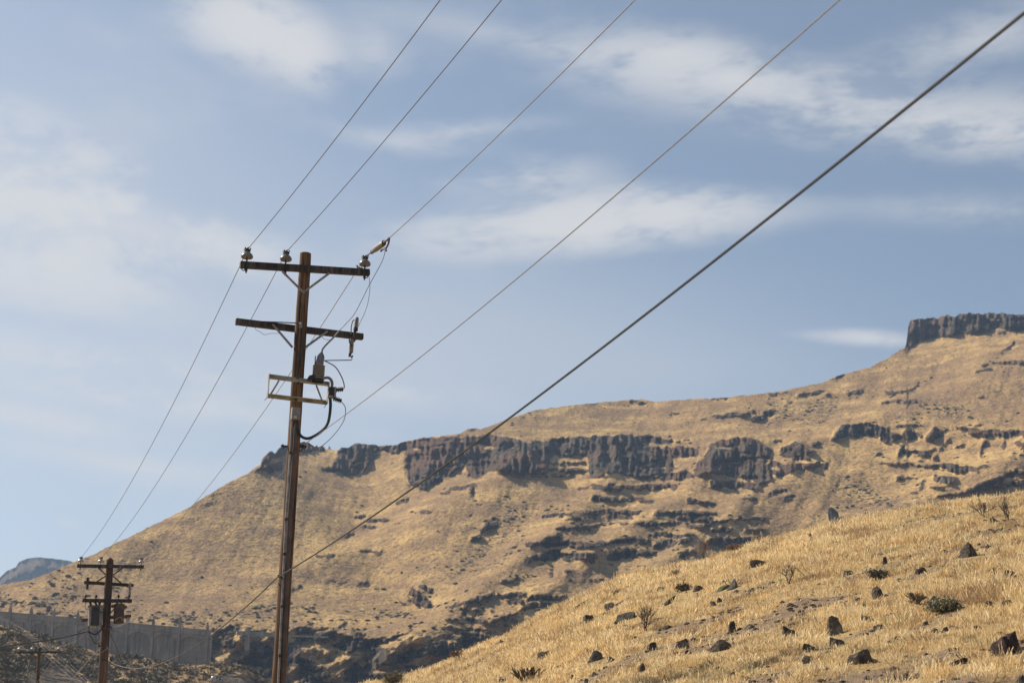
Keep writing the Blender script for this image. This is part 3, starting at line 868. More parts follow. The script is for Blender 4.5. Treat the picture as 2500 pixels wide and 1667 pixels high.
def build_slope():
    az = np.concatenate([np.radians(np.arange(-100, -12, 2.0)), np.radians(np.arange(-12, 24, 0.12)), np.radians(np.arange(24, 100, 2.0))])
    r = np.concatenate([[0.0, 2, 5, 8, 11], np.geomspace(13, 62, 230), np.geomspace(64, 260, 24)])
    R, A = np.meshgrid(r, az, indexing='ij')
    X = R * np.sin(A); Y = R * np.cos(A)
    Z = hill_z(X, Y)
    P = np.stack([X, Y, Z], -1).reshape(-1, 3)
    ob = mesh_np('hillside', P, grid_faces(len(r), len(az))[:, ::-1], M_SOIL, True, {'bare': ('FLOAT', bare(X, Y))})
    tag(ob, kind='structure')
    m, T, out = new_mat("valley_floor")
    Pn = T.n('ShaderNodeTexCoord').outputs['Object']
    c = T.mix(T.ramp(T.noise(Pn, 0.05, 6.0, 0.6), 0.35, 0.65), (0.15, 0.11, 0.07), (0.33, 0.24, 0.13))
    bs = T.n('ShaderNodeBsdfPrincipled', {'Base Color': c, 'Roughness': 0.95})
    T.t.links.new(bs.outputs[0], out.inputs['Surface'])
    g = MB()
    n = 24; xs = np.linspace(-2900, 2900, n); ys = np.linspace(-550, 3500, n)
    vs = [(x, y, -7.0) for y in ys for x in xs]
    g.add(vs, [tuple(f) for f in grid_faces(n, n)])
    tag(g.build('ground', m), kind='structure')


build_slope()

# rocks and shrubs are listed before the grass so that the grass leaves them room
# (x, y of the middle of the foot, width, height in photograph pixels, shape seed, tint, label)
ROCKS = [
    (1421, 1482, 21, 17, 1, 'd', "small dark stone near the slope's left crest, uphill of a bigger lump"),
    (1489, 1486, 27, 20, 2, 'd', "dark wedge stone with a bright grass tuft in front, left of the bare bush"),
    (1513, 1474, 26, 8, 3, 'd', "thin flat slab reaching right from the dark wedge stone"),
    (1435, 1520, 24, 22, 4, 'g', "grey speckled lump alone at the left edge of the rocky slope"),
    (1622, 1478, 25, 27, 5, 'd', "tilted dark stone leaning right, above the bare bush"),
    (1615, 1443, 25, 12, 6, 'd', "low dark stone just left of the brown twiggy clump"),
    (1632, 1413, 11, 10, 7, 'd', "tiny dark stone beside the crest bush's left foot"),
    (1549, 1411, 12, 9, 8, 'd', "tiny dark stone highest on the left part of the slope"),
    (1573, 1421, 21, 11, 9, 'b', "small brown stone just below the left crest"),
    (1509, 1446, 28, 11, 10, 'b', "low brown rubble stone left of the leaning dark stone"),
    (1791, 1434, 28, 25, 11, 'g', "peaked stone with a dark left edge at the slope's middle crest"),
    (1766, 1439, 34, 15, 12, 'm', "mossy green slab leaning on the peaked stone"),
    (1704, 1440, 30, 13, 13, 'b', "low brown stone between the twiggy clump and the mossy slab"),
    (1740, 1478, 19, 13, 14, 'd', "left one of two dark stones side by side"),
    (1758, 1469, 15, 12, 15, 'd', "right, higher one of two dark stones side by side"),
    (1846, 1383, 42, 19, 16, 'b', "long broken brown stone near the crest, upper middle of the slope"),
    (1530, 1510, 52, 19, 17, 'g', "long grey stone behind the bare bush's left side"),
    (1591, 1586, 25, 21, 18, 'd', "dark pointed stone below the bare bush"),
    (1666, 1582, 30, 26, 19, 'd', "dark square stone right of the pointed one, below the bare bush"),
    (1680, 1598, 20, 14, 20, 'd', "stone propping the dark square one from below"),
    (1455, 1612, 36, 26, 21, 'g', "rounded grey boulder at the slope's lower left"),
    (1493, 1613, 25, 15, 22, 'd', "dark stone touching the rounded grey boulder's right side"),
    (1452, 1650, 14, 13, 23, 'd', "small black stone below the rounded grey boulder"),
    (1432, 1666, 13, 12, 24, 'd', "small black stone at the bottom edge, lower left of the slope"),
    (1761, 1584, 56, 24, 25, 'd', "long dark stone with a black hollow at its left end"),
    (1789, 1542, 19, 30, 26, 'd', "narrow upright dark stone above the long hollowed one"),
    (1825, 1535, 25, 14, 27, 'p', "pale tan slab leaning beside the narrow upright stone"),
    (1568, 1638, 19, 21, 28, 'd', "upright dark stone near the bottom, left of the orange grass"),
    (1542, 1534, 13, 9, 29, 'd', "small stone at the bare bush's left foot"),
    (1627, 1536, 17, 12, 30, 'd', "small grey stone at the bare bush's right foot"),
    (1878, 1666, 17, 13, 31, 'd', "small dark stone at the bottom edge below the middle of the slope"),
    (2070, 1403, 23, 13, 32, 'g', "half buried round stone under the thin twig bush"),
    (2142, 1460, 27, 33, 33, 'd', "egg shaped dark boulder standing alone on the slope"),
    (2280, 1478, 32, 24, 34, 'g', "humped stone in the grey green bush"),
    (2040, 1548, 38, 46, 35, 'p', "tall upright tan boulder with a flat face"),
    (2044, 1574, 34, 22, 36, 'd', "dark stone right under the tall tan boulder"),
    (2104, 1614, 64, 29, 37, 'd', "wide low dark stone, lower right of the tall tan boulder"),
    (2459, 1592, 68, 52, 38, 'r', "biggest boulder, dark and craggy, at the right edge"),
    (2331, 1622, 38, 18, 39, 'r', "tilted reddish slab below the craggy boulder"),
    (2206, 1659, 32, 17, 40, 'd', "middle one of three stones in a row at the bottom edge"),
    (2178, 1664, 21, 18, 41, 'd', "left one of three stones in a row at the bottom edge"),
    (2239, 1656, 15, 16, 42, 'd', "right one of three stones in a row at the bottom edge"),
    (2145, 1536, 24, 13, 43, 'd', "small dark stone right of the tall tan boulder"),
    (2119, 1515, 31, 15, 44, 'g', "low grey stone under the dead grey twig"),
    (1974, 1587, 30, 19, 45, 'd', "dark stone lower left of the tall tan boulder"),
    (1969, 1618, 21, 21, 46, 'd', "upright stone straight below the one left of the tan boulder"),
    (1923, 1553, 38, 27, 47, 'b', "heap-like brown stone midway between the upright dark and tall tan stones"),
    (2260, 1526, 15, 11, 48, 'd', "small stone in the open below the grey green bush"),
    (2418, 1477, 23, 13, 49, 'd', "left one of two dark stones above the craggy boulder"),
    (2461, 1479, 29, 17, 50, 'd', "right, larger one of two dark stones above the craggy boulder"),
    (2387, 1536, 21, 11, 51, 'd', "small flat stone left above the craggy boulder"),
    (2308, 1540, 15, 12, 52, 'd', "small stone below the humped stone's bush"),
    (2490, 1666, 26, 22, 53, 'd', "dark stone in the bottom right corner"),
    (2248, 1398, 25, 13, 54, 'r', "reddish stone below the pyramid stone, to its left"),
    (2425, 1402, 27, 19, 55, 'r', "reddish broken stone below the pyramid stone, to its right"),
    (2468, 1408, 29, 19, 56, 'r', "reddish broken stone nearest the right edge, upper slope"),
    (2365, 1356, 52, 36, 57, 'd', "black pyramid stone high on the slope, below the two bare bushes"),
    (2425, 1277, 14, 15, 58, 'd', "small stone between the feet of the two bare bushes"),
    (2161, 1377, 11, 21, 59, 'd', "thin upright stone left of the pyramid stone"),
    (1325, 1606, 25, 19, 60, 'd', "dark lump on the lower left grass slope, nearest the canyon"),
    (1367, 1630, 15, 9, 61, 'd', "small low stone right of the dark lump on the lower left slope"),
    (1224, 1568, 11, 9, 62, 'b', "tiny brown stone on the left crest above the canyon"),
    (1233, 1666, 31, 11, 63, 'd', "low dark stone at the bottom edge, left of the stem clump"),
    (1397, 1656, 15, 11, 64, 'd', "small dark stone at the bottom edge, right of the stem clump"),
]
ROCK_POS = []
for (rx, ry, rw, rh, seed, tint, lab) in ROCKS:
    p, dist = hill_hit(rx, ry)
    ROCK_POS.append((p, rw * dist / FPX, rh * dist / FPX, seed, tint, lab))


SHRUB_POS = []
for (sx_, sy_, sw_) in ((2402, 1262, 64), (2462, 1274, 44), (1576, 1540, 60), (1653, 1413, 32), (1668, 1443, 40), (1925, 1426, 44), (2145, 1413, 52),
                        (2237, 1477, 52), (2310, 1492, 80), (2119, 1490, 34), (964, 1672, 56), (1719, 1362, 36), (1800, 1338, 54)):
    p, dist = hill_hit(sx_, sy_)
    SHRUB_POS.append((p, sw_ * dist / FPX))


# ------------------------------------------------------------------ dry grass
def grass_material():
    m, T, out = new_mat("dry_straw_grass")
    c = T.n('ShaderNodeAttribute', attribute_name='tint').outputs['Color']
    df = T.n('ShaderNodeBsdfDiffuse', {'Color': c, 'Roughness': 0.6})
    tr = T.n('ShaderNodeBsdfTranslucent', {'Color': c})
    mx = T.n('ShaderNodeMixShader', {0: 0.46, 1: df.outputs[0], 2: tr.outputs[0]})
    T.t.links.new(mx.outputs[0], out.inputs['Surface'])
    return m


def build_grass():
    rng = np.random.RandomState(5)
    NT_ = 92000
    az = np.radians(rng.uniform(-9.5, 23.5, NT_))
    u = rng.rand(NT_)
    r = np.sqrt(13.0 ** 2 + u * (58.0 ** 2 - 13.0 ** 2))
    x = r * np.sin(az); y = r * np.cos(az)
    keep = rng.rand(NT_) > 0.93 * bare(x, y)
    keep &= r < crest_range(az) + 3.0
    for (p, w, h, *_r) in ROCK_POS:
        keep &= np.hypot(x - p[0], (y - p[1]) * 0.9 + 0.1 * w) > w * 0.50
    x, y, r = x[keep], y[keep], r[keep]
    n = len(x)
    z = hill_z(x, y)
    patch = fbm(x / 3.0, y / 2.2, 3, 121)
    hgt = (0.13 + 0.10 * rng.rand(n) + 0.12 * np.clip(patch, -0.6, 1)) * (1 - 0.55 * bare(x, y))
    hgt = np.clip(hgt, 0.06, 0.55)
    tall = rng.rand(n) < 0.015
    hgt[tall] *= 1.6
    hgt *= 0.80 * np.exp(0.22 * rng.normal(size=n))
    for (p, w, h, *_r) in ROCK_POS:                     # trampled and thin in front of stones and shrubs
        q = (np.abs(x - p[0]) < w * 0.75 + 0.05) & (y - p[1] < 0.2) & (y - p[1] > -0.35 - 2.2 * h)
        hgt[q] *= 0.42
    for (p, w) in SHRUB_POS:
        q = np.hypot(x - p[0], (y - p[1]) * 0.6 + 0.15) < w * 0.6
        hgt[q] *= 0.45
    nb = rng.randint(14, 32, n)
    idx = np.repeat(np.arange(n), nb)
    N = len(idx)
    spread = 0.05 + 0.16 * rng.rand(n)
    a = rng.rand(N) * 2 * np.pi; q = np.sqrt(rng.rand(N)) * spread[idx]
    bx = x[idx] + q * np.cos(a); by = y[idx] + q * np.sin(a)
    bz = hill_z(bx, by) - 0.02
    L = hgt[idx] * (0.55 + 0.6 * rng.rand(N))
    lean = 0.12 + 0.95 * rng.rand(N) ** 1.4
    la = a + rng.normal(0, 0.9, N)
    lx = np.cos(la) * lean + 0.10; ly = np.sin(la) * lean
    nrm = np.sqrt(lx * lx + ly * ly + 1)
    tx = bx + lx / nrm * L; ty = by + ly / nrm * L; tz = bz + L / nrm
    wdt = (0.0021 + 0.0021 * rng.rand(N)) * (0.7 + r[idx] / 45.0)
    wa = rng.rand(N) * np.pi
    ox = np.cos(wa) * wdt; oy = np.sin(wa) * wdt
    V = np.empty((N, 3, 3), np.float32)
    V[:, 0] = np.stack([bx - ox, by - oy, bz], -1)
    V[:, 1] = np.stack([bx + ox, by + oy, bz], -1)
    V[:, 2] = np.stack([tx, ty, tz], -1)
    # most blades carry a drooping seed head: widen the tip half of them by hanging the triangle upside down
    up = rng.rand(N) < 0.45
    k = up
    V[k, 0] = np.stack([bx, by, bz], -1)[k]
    V[k, 1] = np.stack([tx - ox * 1.3, ty - oy * 1.3, tz], -1)[k]
    V[k, 2] = np.stack([tx + ox * 1.3, ty + oy * 1.3, tz - 0.02], -1)[k]
    base = np.array([[0.78, 0.612, 0.34], [0.84, 0.695, 0.435], [0.70, 0.49, 0.22], [0.70, 0.46, 0.18], [0.42, 0.29, 0.165], [0.56, 0.52, 0.28]])
    ci = rng.choice(6, n, p=[0.33, 0.36, 0.12, 0.03, 0.14, 0.02])
    wd = fbm(x / 0.9, y / 0.6, 3, 131)
    ci[(wd > 0.30) & (rng.rand(n) < 0.75)] = 4
    tcol = base[ci] * (1 + 0.14 * patch[:, None]) * (0.85 + 0.3 * rng.rand(n, 1))
    c = tcol[idx] * (0.85 + 0.3 * rng.rand(N, 1))
    c = np.clip(np.concatenate([c, np.ones((N, 1))], 1), 0, 1)
    c = np.repeat(c, 3, axis=0)
    ob = mesh_np('dry_grass', V.reshape(-1, 3), np.arange(3 * N).reshape(-1, 3), grass_material(), False, {'tint': ('FLOAT_COLOR', c)})
    tag(ob, "golden dry grass covering the near slope", "grass", kind='stuff')
    return N


NB = build_grass()

# ------------------------------------------------------------------ loose boulders
def rock_material(name, dark, light, moss=None):
    m, T, out = new_mat(name)
    P = T.n('ShaderNodeTexCoord').outputs['Object']
    a = T.noise(P, 6.0, 6.0, 0.65); b = T.noise(P, 26.0, 5.0, 0.7); c = T.noise(P, 3.0, 3.0, 0.6)
    col = T.mix(T.ramp(a, 0.35, 0.68), dark, light)
    col = T.mix(T.math('MULTIPLY', T.ramp(b, 0.55, 0.68), 0.6), col, tuple(min(1, v * 1.9) for v in light))
    if moss:
        col = T.mix(T.math('MULTIPLY', T.ramp(c, 0.42, 0.58), 0.85), col, moss)
    h = T.math('ADD', a, T.math('MULTIPLY', b, 0.5))
    bump = T.n('ShaderNodeBump', {'Strength': 0.9, 'Distance': 0.05, 'Height': h})
    bs = T.n('ShaderNodeBsdfPrincipled', {'Base Color': col, 'Roughness': 0.9, 'Normal': bump.outputs[0]})
    bs.inputs['Specular IOR Level'].default_value = 0.2
    T.t.links.new(bs.outputs[0], out.inputs['Surface'])
    return m


RM = {'d': rock_material("dark_basalt", (0.034, 0.027, 0.022), (0.13, 0.10, 0.075)),
      'g': rock_material("lichened_basalt", (0.040, 0.037, 0.032), (0.13, 0.115, 0.09)),
      'b': rock_material("brown_basalt", (0.040, 0.029, 0.022), (0.125, 0.092, 0.066)),
      'r': rock_material("reddish_basalt", (0.022, 0.015, 0.013), (0.080, 0.052, 0.042)),
      'p': rock_material("tan_weathered_rock", (0.085, 0.070, 0.050), (0.21, 0.175, 0.125)),
      'm': rock_material("mossy_rock", (0.055, 0.045, 0.034), (0.15, 0.12, 0.085), (0.115, 0.125, 0.035))}

ICO3 = ico(3); ICO4 = ico(4); ICO1 = ico(1)


def rock_verts(seed, w, h, sub=ICO3, cuts=9):
    rng = np.random.RandomState(seed * 7 + 1)
    v = sub[0].copy()
    for _ in range(cuts):                               # split faces
        n = rng.normal(size=3); n[2] = abs(n[2]) * 0.5; n /= np.linalg.norm(n)
        d = rng.uniform(0.62, 0.92)
        e = v @ n - d
        v = v - np.clip(e, 0, None)[:, None] * n
    tn = np.array([rng.normal(0, 0.25), rng.normal(0, 0.25), 1.0]); tn /= np.linalg.norm(tn)
    v = v - np.clip(v @ tn - rng.uniform(0.5, 0.72), 0, None)[:, None] * tn * 0.9
    u = v / np.linalg.norm(v, axis=1, keepdims=True)
    nz = fbm(u[:, 0] * 2.2 + u[:, 2], u[:, 1] * 2.2 + u[:, 2] * 1.3, 4, seed)
    v = v * (1 + 0.30 * (0.5 - np.abs(nz))[:, None] + 0.08 * fbm(u[:, 0] * 6 + u[:, 2] * 3, u[:, 1] * 6, 2, seed + 5)[:, None])
    sx = v[:, 0].max() - v[:, 0].min()
    w = w * 1.12
    v[:, 0] *= w / sx; v[:, 1] *= w / sx * rng.uniform(0.75, 1.05)
    top = v[:, 2].max()
    v[:, 2] *= 1.20 * h / top
    v[:, 2] = np.where(v[:, 2] < 0, v[:, 2] * 0.5, v[:, 2])
    a = rng.uniform(-0.5, 0.5)
    c, s_ = math.cos(a), math.sin(a)
    x = v[:, 0] * c - v[:, 1] * s_; y = v[:, 0] * s_ + v[:, 1] * c
    v[:, 0], v[:, 1] = x, y
    return v


for (p, w, h, seed, tint, lab) in ROCK_POS:
    big = w > 0.5
    v = rock_verts(seed, w, h, ICO4 if big else ICO3, 12 if big else 9)
    if seed in (57, 11):                                # peaked stones
        k = np.clip(v[:, 2] / v[:, 2].max(), 0, 1)
        v[:, 0] *= (1.12 - 0.85 * k); v[:, 1] *= (1.1 - 0.8 * k); v[:, 0] += 0.10 * w * k
    if seed in (5, 12, 27, 39):                         # leaning slabs
        v[:, 0] += v[:, 2] * 0.7; v[:, 1] *= 0.6
    ob = mesh_np('boulder', v + np.array([0, 0, -0.26 * h - 0.01]), (ICO4 if big else ICO3)[1], RM[tint], True)
    ob.data.set_sharp_from_angle(angle=math.radians(28))
    ob.location = p
    tag(ob, lab, 'rock', 'boulders lying on the near slope')

# a large boulder standing on the far mountainside just above the crest
for (bx_, by_, bw, bh, seed, lab) in ((2036, 1272, 27, 29, 74, "big round boulder on the far hillside right above the grass crest"),
                                      (2052, 1281, 46, 17, 72, "low dark rock at the foot of the round hillside boulder")):
    rg = mountain_range(bx_, by_) - 2.0
    pos = at_range(np.array(bx_ * 1.0), np.array(by_ * 1.0), np.array(rg))
    sc = rg * 1.03 / FPX
    v = rock_verts(seed, bw * sc, bh * sc, ICO3, 3)
    if seed == 74:
        v[:, :2] *= (0.72 + 0.42 * np.clip(v[:, 2] / v[:, 2].max(), 0, 1) ** 0.7)[:, None]
    ob = mesh_np('boulder', v, ICO3[1], M_LAND, True, {'rock': ('FLOAT', np.ones(len(v))), 'brush': ('FLOAT', np.zeros(len(v)))})
    ob.location = pos
    tag(ob, lab, 'rock')


def build_rubble():
    rng = np.random.RandomState(17)
    N = 24000
    az = np.radians(rng.uniform(-9, 23, N)); r = np.sqrt(13.0 ** 2 + rng.rand(N) * (54.0 ** 2 - 13.0 ** 2))
    x = r * np.sin(az); y = r * np.cos(az)
    keep = (rng.rand(N) < 0.12 + 0.9 * bare(x, y)) & (r < crest_range(az) + 1)
    x, y = x[keep], y[keep]
    n = len(x)
    size = 0.012 + 0.052 * rng.rand(n) ** 2.2
    tv, tf = ico(1)
    k = len(tv)
    var = 1 + 0.35 * (rng.rand(n, k, 1) - 0.5)
    V = tv[None] * var * size[:, None, None] * np.stack([0.8 + 0.7 * rng.rand(n), 0.8 + 0.5 * rng.rand(n), 0.45 + 0.5 * rng.rand(n)], -1)[:, None, :]
    V += np.stack([x, y, hill_z(x, y)], -1)[:, None, :]
    F = tf[None] + (np.arange(n) * k)[:, None, None]
    ob = mesh_np('rubble', V.reshape(-1, 3), F.reshape(-1, 3), RM['b'], False)
    tag(ob, "small dark stones strewn over the bare patches of the slope", "rubble", kind='stuff')


build_rubble()


# ------------------------------------------------------------------ shrubs
def bark_material(name, c1, c2):
    m, T, out = new_mat(name)
    P = T.n('ShaderNodeTexCoord').outputs['Object']
    col = T.mix(T.ramp(T.noise(P, 14.0, 4.0), 0.3, 0.7), c1, c2)
    bs = T.n('ShaderNodeBsdfPrincipled', {'Base Color': col, 'Roughness': 0.9})
    T.t.links.new(bs.outputs[0], out.inputs['Surface'])
    return m


M_TWIG = bark_material("grey_twigs", (0.075, 0.054, 0.038), (0.15, 0.112, 0.078))
M_TWIG_D = bark_material("dark_twigs", (0.06, 0.045, 0.035), (0.125, 0.095, 0.072))
M_LEAF_O = bark_material("rust_leaves", (0.26, 0.115, 0.045), (0.36, 0.20, 0.08))
M_LEAF_G = bark_material("grey_green_leaves", (0.16, 0.15, 0.088), (0.27, 0.245, 0.15))
M_LEAF_S = bark_material("sagebrush_leaves", (0.085, 0.075, 0.052), (0.165, 0.14, 0.098))


def branch(mb, p, d, L, rad, depth, rng, tips, spread):
    n = 3
    pts = [p.copy()]; q = p.copy(); dd = d.copy()
    for _ in range(n):
        dd = (dd + Vector(rng.normal(0, 0.13, 3)) + Vector((0, 0, 0.05))).normalized()
        q = q + dd * (L / n); pts.append(q.copy())
    mb.tube(pts, [rad, rad * 0.86, rad * 0.72, rad * 0.55], 4, False)
    if depth == 0:
        tips.append((q, dd)); return
    for i in range(rng.randint(2, 4)):
        t = rng.uniform(0.35, 1.0)
        s = pts[1 + int(t * 2.99)] if t < 0.99 else q
        nd = (dd + Vector(rng.normal(0, spread, 3))).normalized()
        if nd.z < 0.1: nd.z = 0.15; nd.normalize()
        branch(mb, s, nd, L * rng.uniform(0.55, 0.8), rad * 0.66, depth - 1, rng, tips, spread)


def shrub(px, py, w, h, seed, stems, depth, mat, leaf, lab, leaves=0, spread=0.42, name='dry_shrub', lean=0.0):
    p, dist = hill_hit(px, py)
    sc = dist / FPX
    W_, H_ = w * sc, h * sc
    rng = np.random.RandomState(seed)
    root = empty(name, p)
    mb = MB(); tips = []
    for i in range(stems):
        a = rng.uniform(0, 2 * math.pi)
        tilt = rng.uniform(0.1, 1.0) * (W_ * 0.5 / H_)
        d = Vector((math.cos(a) * tilt + lean, math.sin(a) * tilt, 1.0)).normalized()
        branch(mb, Vector((rng.normal(0, 0.015), rng.normal(0, 0.015), -0.03)), d, H_ * 0.45, 0.011 + 0.008 * rng.rand(), depth, rng, tips, spread)
    v = np.array(mb.v)
    # keep to the size seen in the photograph
    v[:, 2] *= H_ / max(v[:, 2].max(), 1e-3)
    ex = np.percentile(np.abs(v[:, 0]), 99) * 2
    v[:, 0] *= W_ / max(ex, 1e-3) * 0.95
    mb.v = [tuple(q) for q in v]
    mb.build('branches', mat, root)
    if leaf and leaves:
        zt = np.array([[t[0].x * W_ / max(ex, 1e-3) * 0.95, t[0].y, t[0].z] for t in tips])
        zt[:, 2] *= H_ / max(zt[:, 2].max(), 1e-3)
        n = leaves
        c = zt[rng.randint(0, len(zt), n)] + rng.normal(0, 0.035, (n, 3)) - np.array([0, 0, 1]) * (rng.rand(n, 1) ** 2) * H_ * 0.45
        c[:, 2] = np.clip(c[:, 2], 0.01, None)
        a = rng.normal(size=(n, 3)); a /= np.linalg.norm(a, axis=1, keepdims=True)
        b = np.cross(a, rng.normal(size=(n, 3))); b /= np.linalg.norm(b, axis=1, keepdims=True)
        L = (0.012 + 0.02 * rng.rand(n, 1))
        V = np.stack([c - a * L, c + b * L * 0.45, c + a * L, c - b * L * 0.45], 1).reshape(-1, 3)
        o = mesh_np('foliage', V, np.arange(4 * n).reshape(-1, 4), leaf, False, parent=root)
    tag(root, lab, 'shrub', 'shrubs on the near slope')
    return root


shrub(2402, 1262, 64, 50, 1, 7, 4, M_TWIG_D, None, "leafless spreading bush, left one of the pair on the right crest", spread=0.36)
shrub(2462, 1274, 44, 62, 2, 5, 4, M_TWIG_D, None, "leafless bush with a pale stem, right one of the pair on the right crest", spread=0.40)
shrub(1576, 1540, 60, 68, 3, 8, 4, M_TWIG, None, "bare fan-shaped grey bush standing alone on the left slope", spread=0.26)
shrub(1653, 1413, 32, 27, 4, 9, 3, M_TWIG, None, "small twiggy bush near the crest above the brown clump", 0, 0.3)
shrub(1668, 1443, 40, 22, 5, 16, 3, M_TWIG_D, M_LEAF_S, "low dense brown twiggy clump below the small crest bush", 500, 0.4)
shrub(1719, 1362, 36, 60, 6, 4, 4, M_TWIG, M_LEAF_O, "tall thin bush with rusty leaves on the skyline of the near slope", 130, 0.34)
shrub(1800, 1338, 54, 16, 7, 14, 3, M_TWIG, M_LEAF_O, "low rusty clump on the crest right of the tall thin bush", 900, 0.45)
shrub(1853, 1332, 12, 28, 8, 2, 3, M_TWIG, M_LEAF_O, "single rusty sprig on the crest right of the low rusty clump", 30, 0.3)
shrub(1925, 1426, 44, 50, 9, 4, 4, M_TWIG, None, "sparse thin twig bush on the slope's middle", 0, 0.36, lean=0.25)
shrub(2145, 1413, 52, 24, 10, 22, 3, M_TWIG, M_LEAF_S, "dense grey brush above the egg shaped boulder", 900, 0.35)
shrub(2237, 1477, 52, 32, 11, 9, 4, M_TWIG, None, "thin grey brush left of the humped stone", 0, 0.4)
shrub(2310, 1492, 80, 32, 12, 22, 3, M_TWIG_D, M_LEAF_G, "grey green bush growing round the humped stone", 1500, 0.4)
shrub(2119, 1490, 34, 22, 13, 3, 3, M_TWIG_D, None, "dead grey twig left below the egg shaped boulder", 0, 0.4, lean=-0.5)
shrub(964, 1672, 56, 34, 14, 20, 3, M_TWIG, M_LEAF_G, "olive green leafy bush at the bottom edge by the canyon", 2200, 0.45, name='green_shrub')
shrub(1290, 1672, 80, 44, 15, 26, 1, M_TWIG, None, "clump of thin upright dry stems at the bottom edge", 0, 0.12, name='stem_clump')
shrub(2017, 1307, 22, 24, 16, 2, 3, M_TWIG, None, "tiny forked twig on the crest under the hillside boulder", 0, 0.35)
shrub(1980, 1316, 14, 16, 17, 2, 2, M_TWIG, None, "tiny twig on the crest left of the forked one", 0, 0.35)
shrub(1232, 1562, 14, 46, 18, 2, 2, M_TWIG, M_LEAF_O, "thin tall weed on the left crest against the canyon", 20, 0.2)
shrub(1120, 1612, 34, 24, 19, 14, 2, M_TWIG, M_LEAF_O, "rusty weed clump low on the left crest", 300, 0.3)
# ------------------------------------------------------------------ materials of the line
def wood_material(name, dark, light, crack=0.5, scale=1.0):
    m, T, out = new_mat(name)
    P = T.n('ShaderNodeTexCoord').outputs['Object']
    g = T.noise(T.scalev(P, (22 * scale, 22 * scale, 0.7 * scale)), 1.0, 6.0, 0.65)
    h = T.noise(T.scalev(P, (55 * scale, 55 * scale, 1.3 * scale)), 1.0, 4.0, 0.6)
    b = T.noise(T.scalev(P, (1.5, 1.5, 0.6)), 1.0, 4.0, 0.6)
    col = T.mix(T.ramp(g, 0.30, 0.70), dark, light)
    col = T.mix(T.math('MULTIPLY', T.ramp(b, 0.42, 0.64), 0.5), col, tuple(v * 0.6 for v in dark))
    cr = T.math('MULTIPLY', T.ramp(h, 0.58, 0.66), crack)
    st = T.noise(T.scalev(P, (8 * scale, 8 * scale, 0.35 * scale)), 1.0, 4.0, 0.7)
    col = T.mix(T.math('MULTIPLY', T.ramp(st, 0.50, 0.62), 0.75), col, tuple(v * 0.45 for v in dark))
    col = T.mix(T.math('MULTIPLY', T.ramp(st, 0.44, 0.34), 0.55), col, tuple(0.5 * v + 0.10 for v in light))
    col = T.mix(cr, col, tuple(v * 0.22 for v in dark))
    bump = T.n('ShaderNodeBump', {'Strength': 0.8, 'Distance': 0.012, 'Height': T.math('SUBTRACT', g, T.math('MULTIPLY', cr, 0.8))})
    bs = T.n('ShaderNodeBsdfPrincipled', {'Base Color': col, 'Roughness': 0.85, 'Normal': bump.outputs[0]})
    bs.inputs['Specular IOR Level'].default_value = 0.25
    T.t.links.new(bs.outputs[0], out.inputs['Surface'])
    return m


def plain_material(name, c1, c2, rough=0.6, metal=0.0, scale=9.0, spec=0.5):
    m, T, out = new_mat(name)
    P = T.n('ShaderNodeTexCoord').outputs['Object']
    col = T.mix(T.ramp(T.noise(P, scale, 5.0, 0.65), 0.36, 0.66), c1, c2)
    r = T.ramp(T.noise(P, scale * 2.3, 4.0), 0.2, 0.8, rough - 0.12, min(1.0, rough + 0.12))
    bs = T.n('ShaderNodeBsdfPrincipled', {'Base Color': col, 'Roughness': r, 'Metallic': metal})
    bs.inputs['Specular IOR Level'].default_value = spec
    T.t.links.new(bs.outputs[0], out.inputs['Surface'])
    return m


M_POLE = wood_material("weathered_pole_wood", (0.072, 0.036, 0.019), (0.23, 0.132, 0.064), 0.85)
M_POLE_D = wood_material("dark_creosote_pole", (0.050, 0.027, 0.017), (0.135, 0.078, 0.045), 0.7)
M_ARM = wood_material("grey_crossarm_wood", (0.040, 0.033, 0.031), (0.090, 0.075, 0.068), 0.5)
M_ARM_D = wood_material("dark_crossarm_wood", (0.030, 0.023, 0.020), (0.075, 0.055, 0.045), 0.5)
M_PORC = plain_material("grey_porcelain", (0.11, 0.10, 0.10), (0.18, 0.165, 0.16), 0.28, 0.0, 14.0)
M_PORC_W = plain_material("white_porcelain", (0.27, 0.26, 0.26), (0.38, 0.37, 0.37), 0.25, 0.0, 14.0)
M_PORC_T = plain_material("tan_polymer_insulator", (0.18, 0.165, 0.14), (0.27, 0.25, 0.215), 0.5, 0.0, 18.0)
M_STEEL = plain_material("galvanised_steel", (0.16, 0.15, 0.15), (0.30, 0.285, 0.27), 0.55, 0.35, 11.0)
M_STEEL_D = plain_material("rusty_dark_iron", (0.030, 0.022, 0.020), (0.085, 0.055, 0.042), 0.75, 0.2, 24.0)
M_FRAME = plain_material("stained_cream_paint", (0.36, 0.34, 0.30), (0.19, 0.16, 0.115), 0.6, 0.0, 7.0)
M_BLACK = plain_material("black_cable_jacket", (0.008, 0.007, 0.007), (0.017, 0.014, 0.014), 0.6, 0.0, 8.0)
M_BROWN = plain_material("brown_cable_guard", (0.050, 0.030, 0.020), (0.095, 0.060, 0.042), 0.5, 0.0, 4.0)
M_WIRE = plain_material("old_copper_conductor", (0.075, 0.055, 0.050), (0.13, 0.10, 0.09), 0.5, 0.4, 30.0)
M_WIRE_L = plain_material("bright_aluminium_conductor", (0.19, 0.17, 0.16), (0.29, 0.26, 0.24), 0.45, 0.5, 40.0)
M_BOX = plain_material("grey_terminal_box", (0.16, 0.155, 0.15), (0.23, 0.22, 0.21), 0.6, 0.0, 7.0)
M_LABEL = plain_material("pale_sticker", (0.42, 0.41, 0.38), (0.5, 0.49, 0.46), 0.6, 0.0, 20.0)
